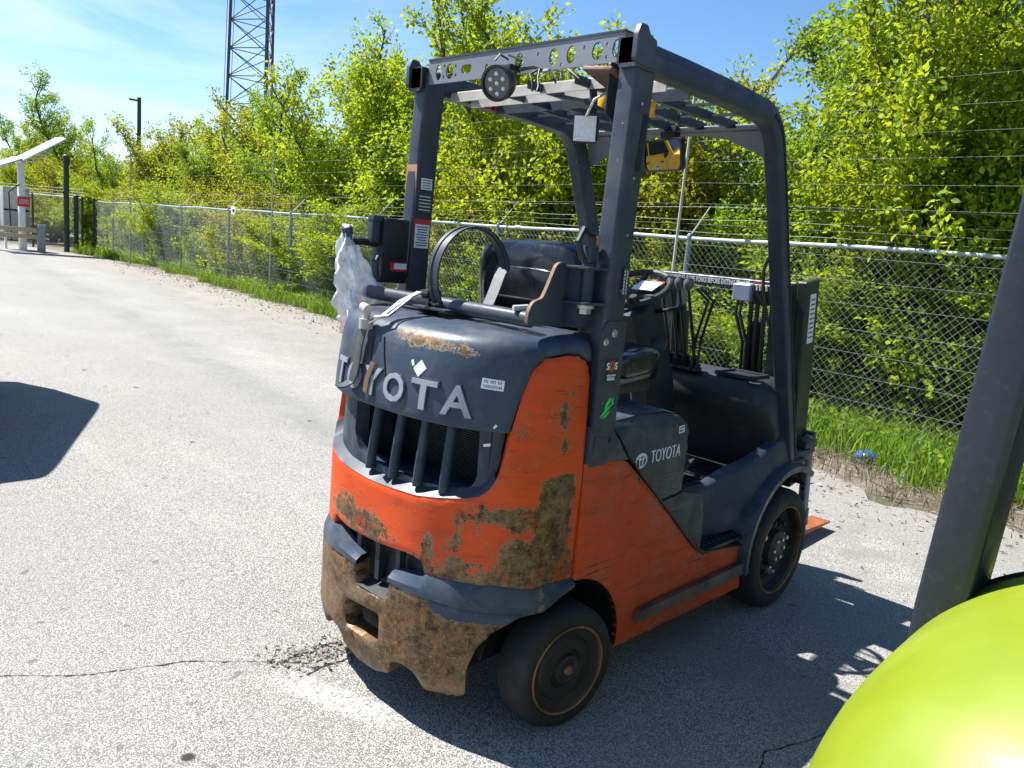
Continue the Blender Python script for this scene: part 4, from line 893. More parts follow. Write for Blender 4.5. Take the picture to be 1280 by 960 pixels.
for pl_ in ([(-.032, -.026), (-.014, -.020), (.004, -.006), (.018, .006), (.032, .012), (.026, .018), (.012, .016), (-.002, .006), (-.016, -.010)], [(-.012, -.002), (-.008, .014), (.004, .028), (.016, .032), (.012, .022), (.006, .010)], [(-.004, .002), (.010, .012), (.024, .030), (.028, .026), (.018, .010)], [(-.026, -.030), (-.006, -.028), (.010, -.018), (.014, -.008), (.002, -.014), (-.012, -.024)]):
    q.prism([(.07+a, 1.010+b) for a, b in pl_], -.5026, -.5036, 'xz')
q.build('green_bird_sticker', M['inkgreen'], FL, smooth=False)
sticker('pale_sticker', onP(.093, 1.385, .05), .028, .085, M['greydull'], FL)
for i in range(2): text_mesh('CRMETKEP' if i == 0 else '0009344', onP(.096-.012*i, 1.385, math.pi/2), (.07, .006), .002, 'printed_text', M['paper'], FL)
MB().lathe([(0, -.5065), (.009, -.5065), (.013, -.503), (.013, -.502)], (.068, 0, 1.235), 'y', 12).build('pillar_bolt', M['steel'], FL)
MB().lathe([(0, -.5065), (.009, -.5065), (.012, -.503)], (.03, 0, 1.21), 'y', 12).build('pillar_bolt', M['steel'], FL)

# --- mast (low, tilted back), carriage, forks
MX, TILT = 1.74, math.radians(9)
def mt_(x, y, z): # mast frame coordinates -> world
    return (MX+x*math.cos(TILT)-(z-.2)*math.sin(TILT), y, .2+(z-.2)*math.cos(TILT)+x*math.sin(TILT))
def mbox(c, size, bev=.003):
    bm = bmesh.new(); bmesh.ops.create_cube(bm, size=1)
    for v in bm.verts: v.co = Vector((v.co.x*size[0], v.co.y*size[1], v.co.z*size[2]))
    if bev: bmesh.ops.bevel(bm, geom=bm.edges[:], offset=bev, segments=1, affect='EDGES')
    for v in bm.verts: v.co = Vector(mt_(v.co.x+c[0], v.co.y+c[1], v.co.z+c[2]))
    return MB().bm(bm)
mast = empty('mast'); mast.parent = FL; mast.location = (MX, 0, .2)
M['mastgrey'] = simple('mast_paint', (.028, .034, .038), .45, vary=.25); M['mastlit'] = simple('lit_mast_paint', (.16, .18, .20), .5, vary=.3)  # second one is a paler copy, sunlit tone put into the mast colour
for sg in (-1, 1):
    for c_, s_ in (((0, sg*.315-.02, .78), (.13, .012, 1.28)), ((-.06, sg*.285-.02, .78), (.012, .065, 1.28)), ((.06, sg*.285-.02, .78), (.012, .065, 1.28))): mbox(c_, s_).build('outer_channel', M['mastgrey'], mast)
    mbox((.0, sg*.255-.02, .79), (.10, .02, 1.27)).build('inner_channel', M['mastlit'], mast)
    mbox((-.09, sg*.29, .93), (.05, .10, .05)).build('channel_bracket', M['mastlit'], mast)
    mbox((-.02, sg*.20, .72), (.055, .055, 1.05), .012).build('lift_cylinder', M['black'], mast)
mbox((-.07, .0, 1.415), (.03, .72, .045)).build('top_crossmember', M['mastgrey'], mast)
mbox((-.0, 0, .30), (.05, .66, .12)).build('lower_crossmember', M['mastgrey'], mast)
def onBar(y0, z0): 
    def f(u, v, w): u = np.asarray(u); v = np.asarray(v); w = np.asarray(w); return np.array([mt_(-.0855-float(c_), y0-float(a), z0+float(b)) for a, b, c_ in zip(u, v, w)])
    return f
text_mesh('WARNING: RAISE FORKS BEFORE EXITING TRAILER', onBar(.03, 1.417), (.43, .024), .002, 'lettering', M['paper'], mast, bold=.02)
mbox((-.086, -.225, 1.417), (.002, .05, .032), 0).build('red_sticker', M['inkred'], mast)
for y_ in (-.25, -.215, -.185, .22): MB().tube([mt_(-.06, y_, 1.44), mt_(-.075, y_-.004, 1.25), mt_(-.06, y_+.006, 1.05), mt_(-.05, y_, .80), mt_(-.04, y_, .6)], .011, 8).build('hydraulic_hose', M['black'], mast)
for y_ in (-.12, -.14): MB().tube([mt_(-.06, y_+.0, 1.36), mt_(-.085, y_, 1.28), mt_(-.08, y_-.04, 1.15), mt_(-.07, y_-.03, .9), mt_(-.05, y_-.04, .7)], .008, 8).build('hydraulic_hose', M['black'], mast)
mbox((-.10, -.165, 1.385), (.06, .085, .075), .004).build('junction_box', simple('pale_blue_grey_box', (.26, .32, .42), .4), mast)
mbox((-.09, -.255, 1.38), (.05, .075, .09), .004).build('valve_block', M['black'], mast)
for y_ in (-.235, -.25, -.265, -.28): MB().tube([mt_(-.118, y_, 1.40), mt_(-.118, y_, 1.425)], .005, 6).build('fitting', M['alu'], mast)
# right outer post with label (load backrest upright, dark green grey)
M['olive'] = simple('olive_dark_paint', (.018, .026, .016), .5, vary=.3)
po = mbox((.04, -.395, .96), (.13, .045, .96), .006).build('backrest_upright', M['olive'], mast); mbox((.04, .36, .96), (.13, .045, .80), .006).build('backrest_upright', M['olive'], mast)
mbox((.045, -.4185, 1.27), (.055, .002, .22), 0).build('long_label', M['paper'], mast)
for i in range(9): mbox((.045, -.4200, 1.355-.021*i), (.038, .001, .006), 0).build('printed_line', M['inkblack'], mast)
mbox((.10, 0, .68), (.03, .92, .10)).build('fork_bar', M['mastgrey'], mast); mbox((.10, 0, .30), (.03, .92, .09)).build('fork_bar', M['mastgrey'], mast)
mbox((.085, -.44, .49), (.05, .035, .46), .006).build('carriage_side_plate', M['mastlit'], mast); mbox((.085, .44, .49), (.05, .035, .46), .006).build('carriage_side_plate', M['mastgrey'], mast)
for zz in (.40, .46): mbox((.056, -.445, zz), (.006, .014, .016), .004).build('plate_hole_shade', M['iron'], mast)  # dark plugs on the plate, shade of the holes put into colour
for pts in (((.02, -.36, .70), (-.03, -.42, .71), (-.04, -.42, .62), (-.0, -.40, .58)),): MB().tube([mt_(*p) for p in pts], .012, 8).build('grab_handle', M['black'], mast)
MB().box((1.60, -.43, .655), (.16, .12, .05), bev=.01).build('tilt_cylinder_cover', M['grey'], FL); MB().box((1.66, -.44, .70), (.09, .09, .04), bev=.01).build('roller_block', M['greydull'], FL)
for sg, yf in ((-1, -.20), (1, .20)):
    bm = bmesh.new(); fk = [(1.90, .62), (1.93, .62), (1.95, .10), (2.02, .085), (2.70, .055), (2.70, .045), (1.96, .04), (1.91, .06)]
    MB().prism(fk, yf-.055, yf+.055, 'xz').build('fork', M['fork'], FL)
# dark back wall of the rear cover, between the pillars
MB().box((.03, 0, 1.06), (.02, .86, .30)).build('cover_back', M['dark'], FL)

# --- plastic bag on the left latch
def bagfn():
    q = MB(); rows = 26; cols = 30; V = []
    for j in range(rows):
        t = j/(rows-1); z = 1.475-.335*t
        cx_ = -.215+.07*t-.02*math.sin(t*5); cy = .475-.03*t
        rx = .018+.085*min(1, t*1.15)**1.2*(1-.25*max(0, t-.8)/.2); ry = .016+.045*t
        if .05 < t < .14: rx *= .75; ry *= .75
        for i in range(cols):
            w = 2*math.pi*i/cols; f_ = 1+.22*math.sin(w*5+t*9)+.14*math.sin(w*9-t*15)+.05*rng.standard_normal()
            V.append((cx_+rx*f_*math.cos(w), cy+ry*f_*math.sin(w), z+.01*math.sin(w*3+t*7)+(.03*math.cos(w)*t)+.025*t**3*math.sin(w*4+1)))
    q.add(V, [(j*cols+i, j*cols+(i+1) % cols, (j+1)*cols+(i+1) % cols, (j+1)*cols+i) for j in range(rows-1) for i in range(cols)]+[tuple(range(cols))])
    return q
tag(bagfn().build('plastic_bag', M['film'], smooth=True, angle=75), 'crumpled clear plastic bag hanging on the forklift left rear latch', 'plastic bag')

# ================================================================== GREEN FORKLIFT (right, only its hood and rear pillar stand in view)
GF = tag(empty('forklift', (-.35, -2.1, 0)), 'lime green forklift hood with a dark roof pillar at the right edge', 'forklift')
V = []; Fc = []; nu, nv = 144, 90
def sgnp(v, p): return math.copysign(abs(v)**p, v)
cx, cy, cz, rx, ry, rz = -.51, -2.14, .54, .53, .65, .56
for j in range(nv+1):
    ph = -math.pi/2+math.pi*j/nv
    for i in range(nu):
        t = 2*math.pi*i/nu; e1_, e2_ = .62, .58
        x = cx+rx*sgnp(math.cos(ph), e1_)*sgnp(math.cos(t), e2_); y = cy+ry*sgnp(math.cos(ph), e1_)*sgnp(math.sin(t), e2_); z = cz+rz*sgnp(math.sin(ph), e1_)
        V.append((x, y, max(z, .30)))
Fc = [(j*nu+i, j*nu+(i+1) % nu, (j+1)*nu+(i+1) % nu, (j+1)*nu+i) for j in range(nv) for i in range(nu)]
MB().add(V, Fc).build('engine_hood', M['lime'], GF, angle=75)
sm_ = []
for i in range(60):
    t = math.pi*(.02+.96*i/59); ph = .80
    x = cx+(rx+.002)*sgnp(math.cos(ph), .62)*sgnp(math.cos(math.pi/2-t+math.pi/2), .58)*0+.16; sm_.append((x, cy+(ry+.003)*sgnp(math.cos(t), .62), cz+(rz+.003)*sgnp(math.sin(t), .62)*.985))
MB().tube(sm_, .006, 6).build('hood_seam', M['black'], GF)
for zz in (.62, .68, .74): MB().box((cx-rx*.995, cy, zz), (.03, .5, .02), bev=.006).build('rear_vent_slot', M['iron'], GF)
MB().box((-.45, -2.14, .26), (1.0, 1.06, .30), bev=.08).build('counterweight', M['grey'], GF)
for sg in (-1, 1):
    yb = -2.14+sg*.575
    sec = rounded([(-.040, -.075), (.040, -.075), (.040, .065), (-.03, .075)], .012, 3)
    MB().sweep([(-.405, yb, .62), (-.395, yb-sg*.004, .95), (-.385, yb-sg*.034, 1.5), (-.375, yb-sg*.064, 2.06)], [(-sg*a, b) for a, b in sec]).build('rear_pillar', simple('dark_blue_grey_pillar', (.013, .019, .030), .4), GF)
    MB().sweep([(-.45, yb-sg*.02, 2.05), (.4, yb-sg*.02, 2.06), (.75, yb-sg*.02, 1.95), (1.0, yb-sg*.01, 1.4), (1.25, yb, .7)], rect(.07, .09, .01)).build('side_rail', M['frame'], GF)
    for x_, r_, w_ in ((-.35, .20, .14), (1.05, .27, .18)):
        q = MB(); q.lathe([(0, -.5*w_), (r_*.7, -.5*w_), (r_*.94, -.5*w_), (r_, -.4*w_), (r_, .4*w_), (r_*.94, .5*w_), (r_*.7, .5*w_), (r_*.6, .4*w_), (0, .4*w_)], (x_, yb-sg*.02, r_), 'y', 40); q.build('wheel', M['rubber'], GF)
MB().box((-.40, -2.14, 2.05), (.05, 1.08, .08), bev=.006).build('rear_cross_beam', M['frame'], GF)
for i in range(5): MB().box((.10+.0*i, -2.14, 2.05), (.001, .001, .001)) if False else MB().box((-.1+i*.18, -2.14, 2.045), (.03, 1.08, .02)).build('roof_bar', M['frame'], GF)
MB().box((.5, -2.14, .42), (1.1, 1.04, .36), bev=.05).build('chassis', M['lime'], GF)
MB().box((.25, -2.14, 1.15), (.14, .46, .44), rot=(0, -.15, 0), bev=.05).build('seat_back', M['seat'], GF); MB().box((.5, -2.14, .92), (.48, .48, .14), bev=.05).build('seat_cushion', M['seat'], GF)
MB().box((1.15, -2.14, .8), (.22, .9, .5), bev=.05).build('front_cowl', M['dark'], GF)
for sg in (-1, 1): MB().box((1.6, -2.14+sg*.3, 1.1), (.12, .08, 2.0), bev=.01).build('mast_channel', M['frame'], GF)

# ================================================================== YELLOW VAN (beyond the left edge: throws the shadow on the left, shows in the mirror)
PU = tag(empty('work_van', (0, 0, 0)), 'yellow work van parked beyond the left edge, showing in the forklift rear-view mirror', 'van')
Fd = Vector((-.44, -.90, 0)).normalized(); Lf = Vector((-Fd.y, Fd.x, 0))   # forward, left side (faces the forklift)
PO = Vector((-.20, 5.72, 0))                                           # rear end of the cab roof edge on the side facing us
def pw(f, l, z): p = PO+Fd*f-Lf*(.0-l); return (p.x, p.y, z)
def pwm(mb, name, mat, parent=PU, **kw):
    mb.v = [np.array([pw(*p) for p in vv]) for vv in mb.v]; return mb.build(name, mat, parent, **kw)
def slab(poly, l0, l1, ins=0): # side outline (f, z) extruded across (l), inset towards the top
    return MB().prism(poly, l0, l1, 'xz')
body = rounded([(-.02, .42), (-.05, 1.15), (2.35, 1.15), (2.5, 1.14), (3.5, 1.06), (3.62, .95), (3.65, .45)], [.05, .06, .0, .02, .12, .06, .05], 4)
pwm(slab(body, .015, -1.70), 'body', M['yellow'])
cabp = rounded([(-.05, 1.14), (.06, 1.85), (.25, 1.88), (1.75, 1.88), (1.95, 1.84), (2.48, 1.14)], [.0, .08, .05, .1, .08, .0], 4)
pwm(slab(cabp, .0, -1.62), 'cab', M['yellow'])
for a, b, c_, d_ in ((.20, .95, .24, .92), (1.06, 2.28, 1.06, 1.90)):
    pwm(MB().prism(rounded([(a, 1.20), (b, 1.20), (d_, 1.76), (c_, 1.76)], .04, 3), .004, .019, 'xz'), 'side_window', M['carglass'])
for a in (-.02, 1.0, 2.1): pwm(MB().box((a, .017, .8), (.010, .008, .66)), 'door_seam', M['iron'])
for a in (.85, 1.85): pwm(MB().box((a, .03, 1.0), (.14, .03, .035), bev=.01), 'door_handle', M['black'])
q = MB().lathe([(0, .018), (.13, .018), (.13, .022), (0, .022)], (1.5, 0, .82), 'y', 24); pwm(q, 'round_door_badge', M['paper'])
pwm(MB().lathe([(.06, .023), (.10, .023), (.10, .025), (.06, .025)], (1.5, 0, .82), 'y', 24), 'badge_ring', M['inkblack'])
for x_ in (.62, 2.95):
    for l_ in (-.085, -1.5):
        q = MB().lathe([(0, l_+.07), (.18, l_+.07), (.20, l_+.10), (.24, l_+.11), (.36, l_+.11), (.39, l_+.07), (.39, l_-.14), (.2, l_-.14), (0, l_-.14)], (x_, 0, .39), 'y', 32); pwm(q, 'wheel', M['rubber'])
        if l_ > -1: pwm(MB().lathe([(0, .035), (.15, .04), (.19, .03), (.2, .025)], (x_, 0, .39), 'y', 24), 'wheel_rim', M['alu'])
pwm(MB().prism([(1.99, 1.76), (2.44, 1.20), (2.46, 1.20), (2.01, 1.77)], -.08, -1.54, 'xz'), 'windscreen', M['carglass'])
pwm(MB().box((3.68, -.8, .6), (.10, 1.8, .22), bev=.03), 'bumper', M['dark']); pwm(MB().box((2.15, .12, 1.2), (.07, .2, .17), bev=.03), 'wing_mirror', M['black'])

# ================================================================== FENCES
H = 1.7287
def mesh_wire(P0, P1, z0, z1, cell, r, name, mat, parent):
    """chain-link: two families of slanting wires woven past each other"""
    P0 = np.array(P0, float); P1 = np.array(P1, float); L_ = np.linalg.norm(P1-P0); u = (P1-P0)/L_; nrm = np.array([-u[1], u[0]]); h = z1-z0; V = []; Fc = []
    step = cell; n = int((L_+h)/step)
    for fam in (0, 1):
        for i in range(n):
            a = -h+i*step if fam == 0 else i*step
            s0, s1 = a, (a+h if fam == 0 else a-h); zs0, zs1 = z0, z1
            # clip to [0, L_]
            t0, t1 = 0., 1.
            d = s1-s0
            for lim, sg_ in ((0., 1), (L_, -1)):
                va = (s0-lim)*sg_; vb = (s1-lim)*sg_
                if va < 0 and vb < 0: t0 = 2
                elif va < 0: t0 = max(t0, va/(va-vb))
                elif vb < 0: t1 = min(t1, va/(va-vb))
            if t0 >= t1: continue
            off = r*.9*(1 if fam else -1)
            for t in (t0, t1):
                s_ = s0+d*t; z_ = z0+(z1-z0)*t; c_ = P0+u*s_+nrm*off
                tn = np.array([u[0]*(1 if fam == 0 else -1), u[1]*(1 if fam == 0 else -1), 1.])/1.414; b_ = np.array([-tn[0], -tn[1], 1.])*np.array([1, 1, 1]); b_ = np.array([u[0]*(1 if fam == 0 else -1), u[1]*(1 if fam == 0 else -1), -1.])/1.414
                for k_ in range(3):
                    w = 2*math.pi*k_/3; o_ = (np.array([nrm[0], nrm[1], 0])*math.cos(w)+b_*math.sin(w))*r
                    V.append((c_[0]+o_[0], c_[1]+o_[1], z_+o_[2]))
            m = len(V)-6; Fc += [(m+k_, m+(k_+1) % 3, m+3+(k_+1) % 3, m+3+k_) for k_ in range(3)]
    return MB().add(V, Fc).build(name, mat, parent, smooth=False)
FN = tag(empty('chain_link_fence', (fx(0), 0, 0)), 'long galvanised chain-link fence with barbed wire arms along the trees', 'fence')
ys_p = [2.7383+3.2053*k for k in range(-3, 8)]
for y in ys_p:
    po_ = MB().tube([(fx(y), y, 0), (fx(y), y, H+.02)], .030, 10).build('fence_post', M['galv'], FN)
    MB().tube([(fx(y), y, H-.01), (fx(y)+.02, y, H+.03), (fx(y)+.34, y, H+.36)], [.020, .010, .007], 6).build('barb_arm', M['wire'], po_)
    MB().lathe([(0, .05), (.02, .045), (.034, .02), (.036, 0), (.034, -.02)], (fx(y), y, H), 'z', 12).build('post_cap', M['galv'], po_)
y0, y1 = ys_p[0]-1, 27.0
MB().tube([(fx(y)-.0, y, H+.008*math.sin(y*1.9)) for y in np.linspace(y0, y1, 60)], .0200, 10).build('top_rail', M['rail'], FN)
for y in np.arange(y0+.8, y1, 6.3): MB().tube([(fx(y), y-.05, H), (fx(y), y+.05, H)], .0245, 10).build('rail_sleeve', M['rail'], FN)
for y in np.arange(y0, y1, 1.05): MB().tube([(fx(y)-.024, y, H+.012), (fx(y)-.0, y+.006, H+.03), (fx(y)+.01, y+.01, H+.0), (fx(y)-.02, y, H-.05)], .0022, 4).build('tie_wire', M['wire'], FN, smooth=False)
tag(mesh_wire((fx(y0)-.034, y0), (fx(y1)-.034, y1), .03, H-.01, .073, .0014, 'chain_link', M['wire'], FN), kind='stuff')
for i in range(3):
    dd = .33-.14*i; zz = H+.35-.14*i
    pts = []
    for y in np.arange(y0, y1, .4): pts.append((fx(y)+dd, y, zz+.008*math.sin(y*3+i*2)))
    q = MB().tube(pts, .0014, 4)
    for y in np.arange(y0, 16, .125): q.tube([(fx(y)+dd-.012, y, zz-.012), (fx(y)+dd+.012, y+.004, zz+.014)], .0010, 3, cap=False); q.tube([(fx(y)+dd+.012, y, zz-.012), (fx(y)+dd-.012, y+.004, zz+.012)], .0010, 3, cap=False)
    q.build('barbed_wire', M['wire'], FN, smooth=False)
bd = MB().box((fx(9.4)-.05, 15.2+.0, H+.02), (.012, .22, .16)); 
q = MB().box((fx(15.15)-.06, 15.15, H-.02), (.012, .20, .17), bev=.004).build('warning_plate', M['white'], FN); MB().box((fx(15.15)-.0675, 15.15, H-.02), (.002, .10, .07)).build('warning_symbol', M['inkblack'], q)

EF = tag(empty('electric_fence', (5.1, 0, 0)), 'tall electric security fence of thin pale wires on slender poles', 'fence')
def ex_(y): return 5.10+.08*y
for y in (-7.1, 2.68, 12.55, 22.1):
    r_ = .016 if y < 20 else .02; x_ = ex_(y)-.03
    pl = MB().tube([(x_, y, 0), (x_+.004, y+.005, 1.6), (x_, y, 3.16)], [r_*1.1, r_, r_*.85], 8).build('slender_pole', M['polebrown'], EF)
    for i in range(15): MB().box((x_+.018, y, .22+.205*i), (.02, .02, .03)).build('insulator', M['black'], pl, smooth=False)
for i in range(15):
    zz = .22+.205*i; pts = []
    for y in np.arange(-8, 26.5, .7):
        seg = ((y+7.1) % 9.8)/9.8; pts.append((ex_(y), y, zz-.03*math.sin(seg*math.pi)*(1+.3*math.sin(i*2.1))))
    MB().tube(pts, .0010, 4).build('electric_wire', M['wirewhite'], EF, smooth=False)

# far corner fence, running off to the left
FC = tag(empty('chain_link_fence', (6.8, 27.2, 0)), 'far chain-link fence running behind the solar panel mast at the left', 'fence')
A0 = np.array([7.1, 27.1]); A1 = np.array([2.2, 36.5]); 
for k_ in range(6):
    p = A0+(A1-A0)*k_/5; MB().tube([(p[0], p[1], 0), (p[0], p[1], H+.1)], .035, 8).build('fence_post', M['polegreen'], FC)
MB().tube([(A0[0], A0[1], H+.06), (A1[0], A1[1], H+.06)], .024, 8).build('top_rail', M['rail'], FC)
for i in range(3): MB().tube([(A0[0]+.1, A0[1]+.1, H+.15+.1*i), (A1[0]+.1, A1[1]+.1, H+.15+.1*i)], .003, 4).build('barbed_wire', M['wire'], FC)
tag(mesh_wire(A0, A1, .03, H+.05, .075, .0028, 'chain_link', M['wire'], FC), kind='stuff')
for nm, x_, y_, h_, r_, lab in (('gate_post', 6.52, 26.75, 3.08, .085, 'tall black steel post at the far corner of the fence'), ('gate_post', 6.85, 26.9, 1.85, .075, 'short black gate post just right of the tall black post'), ('gate_post', 7.2, 26.3, 1.78, .05, 'thin black gate post nearest the start of the long fence')):
    o = empty(nm, (x_, y_, 0)); MB().tube([(x_, y_, 0), (x_, y_, h_)], r_, 12).build('post_shaft', M['polegreen'], o); MB().lathe([(0, .05), (r_*.7, .03), (r_*1.1, 0), (r_*1.1, -.03)], (x_, y_, h_), 'z', 12).build('post_cap', M['polegreen'], o)
    for i in range(5): MB().box((x_-r_-.02, y_-.03, .35+i*.38*h_/3), (.06, .05, .03)).build('hinge_lug', M['iron'], o)
    tag(o, lab, 'post')

# solar panel mast with sign, cabinet and guard rail (far left)
SP = tag(empty('solar_panel_mast', (5.12, 26.3, 0)), 'white mast carrying two tilted solar panels with a small red sign', 'solar panel mast')
MB().box((5.13, 26.3, 1.37), (.17, .17, 2.74), bev=.01).build('mast_post', M['white'], SP)
M['pv'] = simple('pale_panel_back', (.42, .50, .58), .3)
def panel(c, sx, sy, rot, nm):
    q = MB().box(c, (sx, sy, .05), rot=rot, bev=.005).build(nm, M['pv'], SP); Rm = Euler(rot).to_matrix()
    for s_ in (-1, 1): p = Vector(c)+Rm@Vector((s_*sx/2, 0, 0)); MB().box(tuple(p), (.03, sy+.02, .07), rot=rot).build('panel_frame', M['alu'], q)
    for i in range(3): p = Vector(c)+Rm@Vector((0, sy*(i-1)*.33, -.03)); MB().box(tuple(p), (sx, .02, .012), rot=rot).build('panel_rib', M['alu'], q)
panel((5.62, 26.3, 3.12), 1.5, 1.0, (.06, -.60, 0), 'solar_panel'); panel((4.45, 26.3, 2.50), 1.3, 1.0, (.06, -.45, 0), 'solar_panel')
MB().tube([(5.13, 26.3, 2.7), (5.5, 26.2, 2.75), (6.0, 26.2, 3.2)], .025, 6).build('panel_brace', M['alu'], SP)
MB().tube([(5.05, 26.2, 2.0), (4.75, 26.1, 1.75), (4.8, 26.1, .3)], .02, 6).build('cable', M['black'], SP)
q = MB().box((5.16, 26.18, 1.50), (.34, .03, .30), bev=.004).build('red_sign', M['inkred'], SP); MB().box((5.16, 26.162, 1.50), (.26, .006, .15)).build('sign_face', simple('faded_pink_print', (.55, .22, .24), .5), q)
CB = tag(empty('control_cabinet', (5.1, 27.0, 0)), 'light grey control cabinet standing behind the solar panel mast', 'cabinet')
MB().box((5.12, 27.0, 1.22), (.72, .40, 1.40), bev=.01).build('cabinet_box', M['cab'], CB); MB().box((5.12, 26.795, 1.55), (.62, .012, .62)).build('cabinet_door', M['cab'], CB); MB().box((5.12, 26.795, .88), (.62, .012, .60)).build('cabinet_door', M['cab'], CB)
MB().box((5.12, 26.79, 1.22), (.70, .015, .05)).build('cabinet_strap', M['iron'], CB)
for x_ in (4.85, 5.4): MB().box((x_, 27.0, .27), (.06, .06, .54)).build('cabinet_leg', M['white'], CB)
GR = tag(empty('guard_rail', (4.2, 27.4, 0)), 'low guard rail of pale yellow timber planks beside the cabinet', 'guard rail')
for zz in (.52, .72): MB().box((3.65, 26.0, zz-.02), (3.6, .05, .13), rot=(0, .03, 0), bev=.005).build('rail_plank', M['wood'], GR)
for x_ in (5.60, 4.3, 2.6): MB().box((x_, 26.08, .42), (.20, .18, .84), bev=.01).build('rail_post', M['cab'], GR)

# lattice tower far behind the trees
TW = tag(empty('lattice_tower', (35.1, 69.2, 0)), 'tall dark three-legged lattice tower rising far behind the trees', 'tower')
tc_ = np.array([34.85, 69.3]); side_ = 4.6; legs = []; tb_ = math.atan2(tc_[1]-CAM.y, tc_[0]-CAM.x)
for k_ in range(3):
    a = tb_-math.pi/2+math.radians((172, 292, 52)[k_]); legs.append(tc_+side_/math.sqrt(3)*np.array([math.cos(a), math.sin(a)]))
TH = 44.
def lg(k_, z): f_ = 1-.25*z/TH; p = tc_+(legs[k_]-tc_)*f_; return (p[0], p[1], z)
for k_ in range(3): MB().tube([lg(k_, 0), lg(k_, TH)], .14 if k_ != 1 else .17, 8).build('tower_leg', M['tower'], TW)
lev = np.arange(0, TH, 2.45)
for i in range(len(lev)-1):
    for k_ in range(3):
        a, b = k_, (k_+1) % 3
        MB().tube([lg(b, lev[i]), lg(a, lev[i+1])] if i % 2 else [lg(a, lev[i]), lg(b, lev[i+1])], .04, 5).build('tower_brace', M['tower'], TW)
        MB().tube([lg(a, lev[i]), lg(b, lev[i])], .045, 5).build('tower_strut', M['tower'], TW)
        MB().tube([lg(a, lev[i]), lg(b, lev[i+1])] if i % 2 else [lg(b, lev[i]), lg(a, lev[i+1])], .05, 5).build('tower_brace', M['tower'], TW)
for k_ in (0, 1, 2, 3): MB().tube([(lg(0, 0)[0]+.22*k_-.2, lg(0, 0)[1]+.25, 0), (lg(0, TH)[0]+.22*k_-.2, lg(0, TH)[1]+.25, TH)], .03, 5).build('tower_cable', M['tower'], TW)
UX, UY, UZ = 12.77, 37.54, 6.77
UP = tag(empty('utility_pole', (UX, UY, 0)), 'thin dark utility pole standing among the trees at the left', 'pole')
MB().tube([(UX, UY, 0), (UX, UY, UZ)], [.12, .09], 8).build('pole_shaft', M['polegreen'], UP); MB().box((UX-.2, UY, UZ-.15), (.5, .08, .08)).build('pole_arm', M['polegreen'], UP)

# ================================================================== VEGETATION
def leafmat(name, c1, c2, c3, tr=.35):
    k = NT(name); rnd = k.n('ShaderNodeNewGeometry').outputs['Random Per Island']; oi = k.n('ShaderNodeObjectInfo').outputs['Random']
    cl = k.noise(1.5, 3)
    f = k.math('ADD', k.math('MULTIPLY', rnd, .55), k.math('MULTIPLY', k.ramp(cl, .35, .65), .45))
    rp = k.n('ShaderNodeValToRGB', i_0=f); e = rp.color_ramp.elements; e[0].position = .08; e[0].color = (*c1, 1); e[1].position = .95; e[1].color = (*c3, 1); m = e.new(.5); m.color = (*c2, 1)
    hs = k.n('ShaderNodeHueSaturation', i_Hue=k.ramp(oi, 0, 1, .485, .512), i_Value=k.ramp(oi, 0, 1, .85, 1.15), i_Color=rp.outputs[0])
    k.set(Base_Color=hs.outputs[0], Roughness=.58, Specular_IOR_Level=.25)
    t = k.n('ShaderNodeBsdfTranslucent', i_Color=k.mix(.5, hs.outputs[0], tuple(min(1, x*1.7) for x in c3))); mx = k.n('ShaderNodeMixShader', i_0=tr)
    k.t.links.new(k.b.outputs[0], mx.inputs[1]); k.t.links.new(t.outputs[0], mx.inputs[2]); k.t.links.new(mx.outputs[0], k.out.inputs[0]); return k.m
M['leafA'] = leafmat('leaf_yellow_green', (.06, .12, .010), (.19, .28, .012), (.38, .43, .016), .5)
M['leafB'] = leafmat('leaf_mid_green', (.04, .10, .014), (.12, .22, .016), (.27, .37, .02), .5)
M['leafC'] = leafmat('leaf_autumn_green', (.08, .12, .010), (.22, .25, .014), (.38, .38, .02), .5)
M['bark'] = simple('grey_brown_bark', (.075, .06, .048), .85, vary=.4, bump=.6, bscale=40)
M['deadwood'] = simple('dead_branch', (.14, .115, .09), .9, vary=.4)

def leaves(P, D, size, elong=1.7, droop=.25, r=rng):
    """P positions, D outward directions: a folded six-corner leaf at each"""
    n = len(P); s = size*(.65+.7*r.random(n))
    d = D+r.standard_normal((n, 3))*.75; d[:, 2] -= droop; d /= np.linalg.norm(d, axis=1)[:, None]
    nn = r.standard_normal((n, 3)); nn[:, 2] += .9; w = np.cross(d, nn); w /= np.linalg.norm(w, axis=1)[:, None]+1e-9; nn = np.cross(w, d)
    L_ = (s*elong)[:, None]; Wd = (s*.5)[:, None]; f = .18
    v = [P, P+d*L_*.35+w*Wd+nn*Wd*f, P+d*L_*.72+w*Wd*.7+nn*Wd*f*.5, P+d*L_-nn*Wd*.2, P+d*L_*.72-w*Wd*.7+nn*Wd*f*.5, P+d*L_*.35-w*Wd+nn*Wd*f]
    V = np.stack(v, 1).reshape(-1, 3); b = np.arange(n)[:, None]*6
    Fq = np.concatenate([b+np.array([[0, 1, 2, 3]]), b+np.array([[0, 3, 4, 5]])], 0)
    return V, Fq
def fast_mesh(name, V, Fq, mat):
    me = bpy.data.meshes.new(name); n = len(V); m = len(Fq); k_ = Fq.shape[1]
    me.vertices.add(n); me.vertices.foreach_set('co', np.ascontiguousarray(V, dtype=np.float32).ravel())
    me.loops.add(m*k_); me.loops.foreach_set('vertex_index', np.ascontiguousarray(Fq, dtype=np.int32).ravel())
    me.polygons.add(m); me.polygons.foreach_set('loop_start', np.arange(0, m*k_, k_, dtype=np.int32)); me.update(calc_edges=True); me.materials.append(mat); return me
def unit(v): return v/(np.linalg.norm(v)+1e-9)
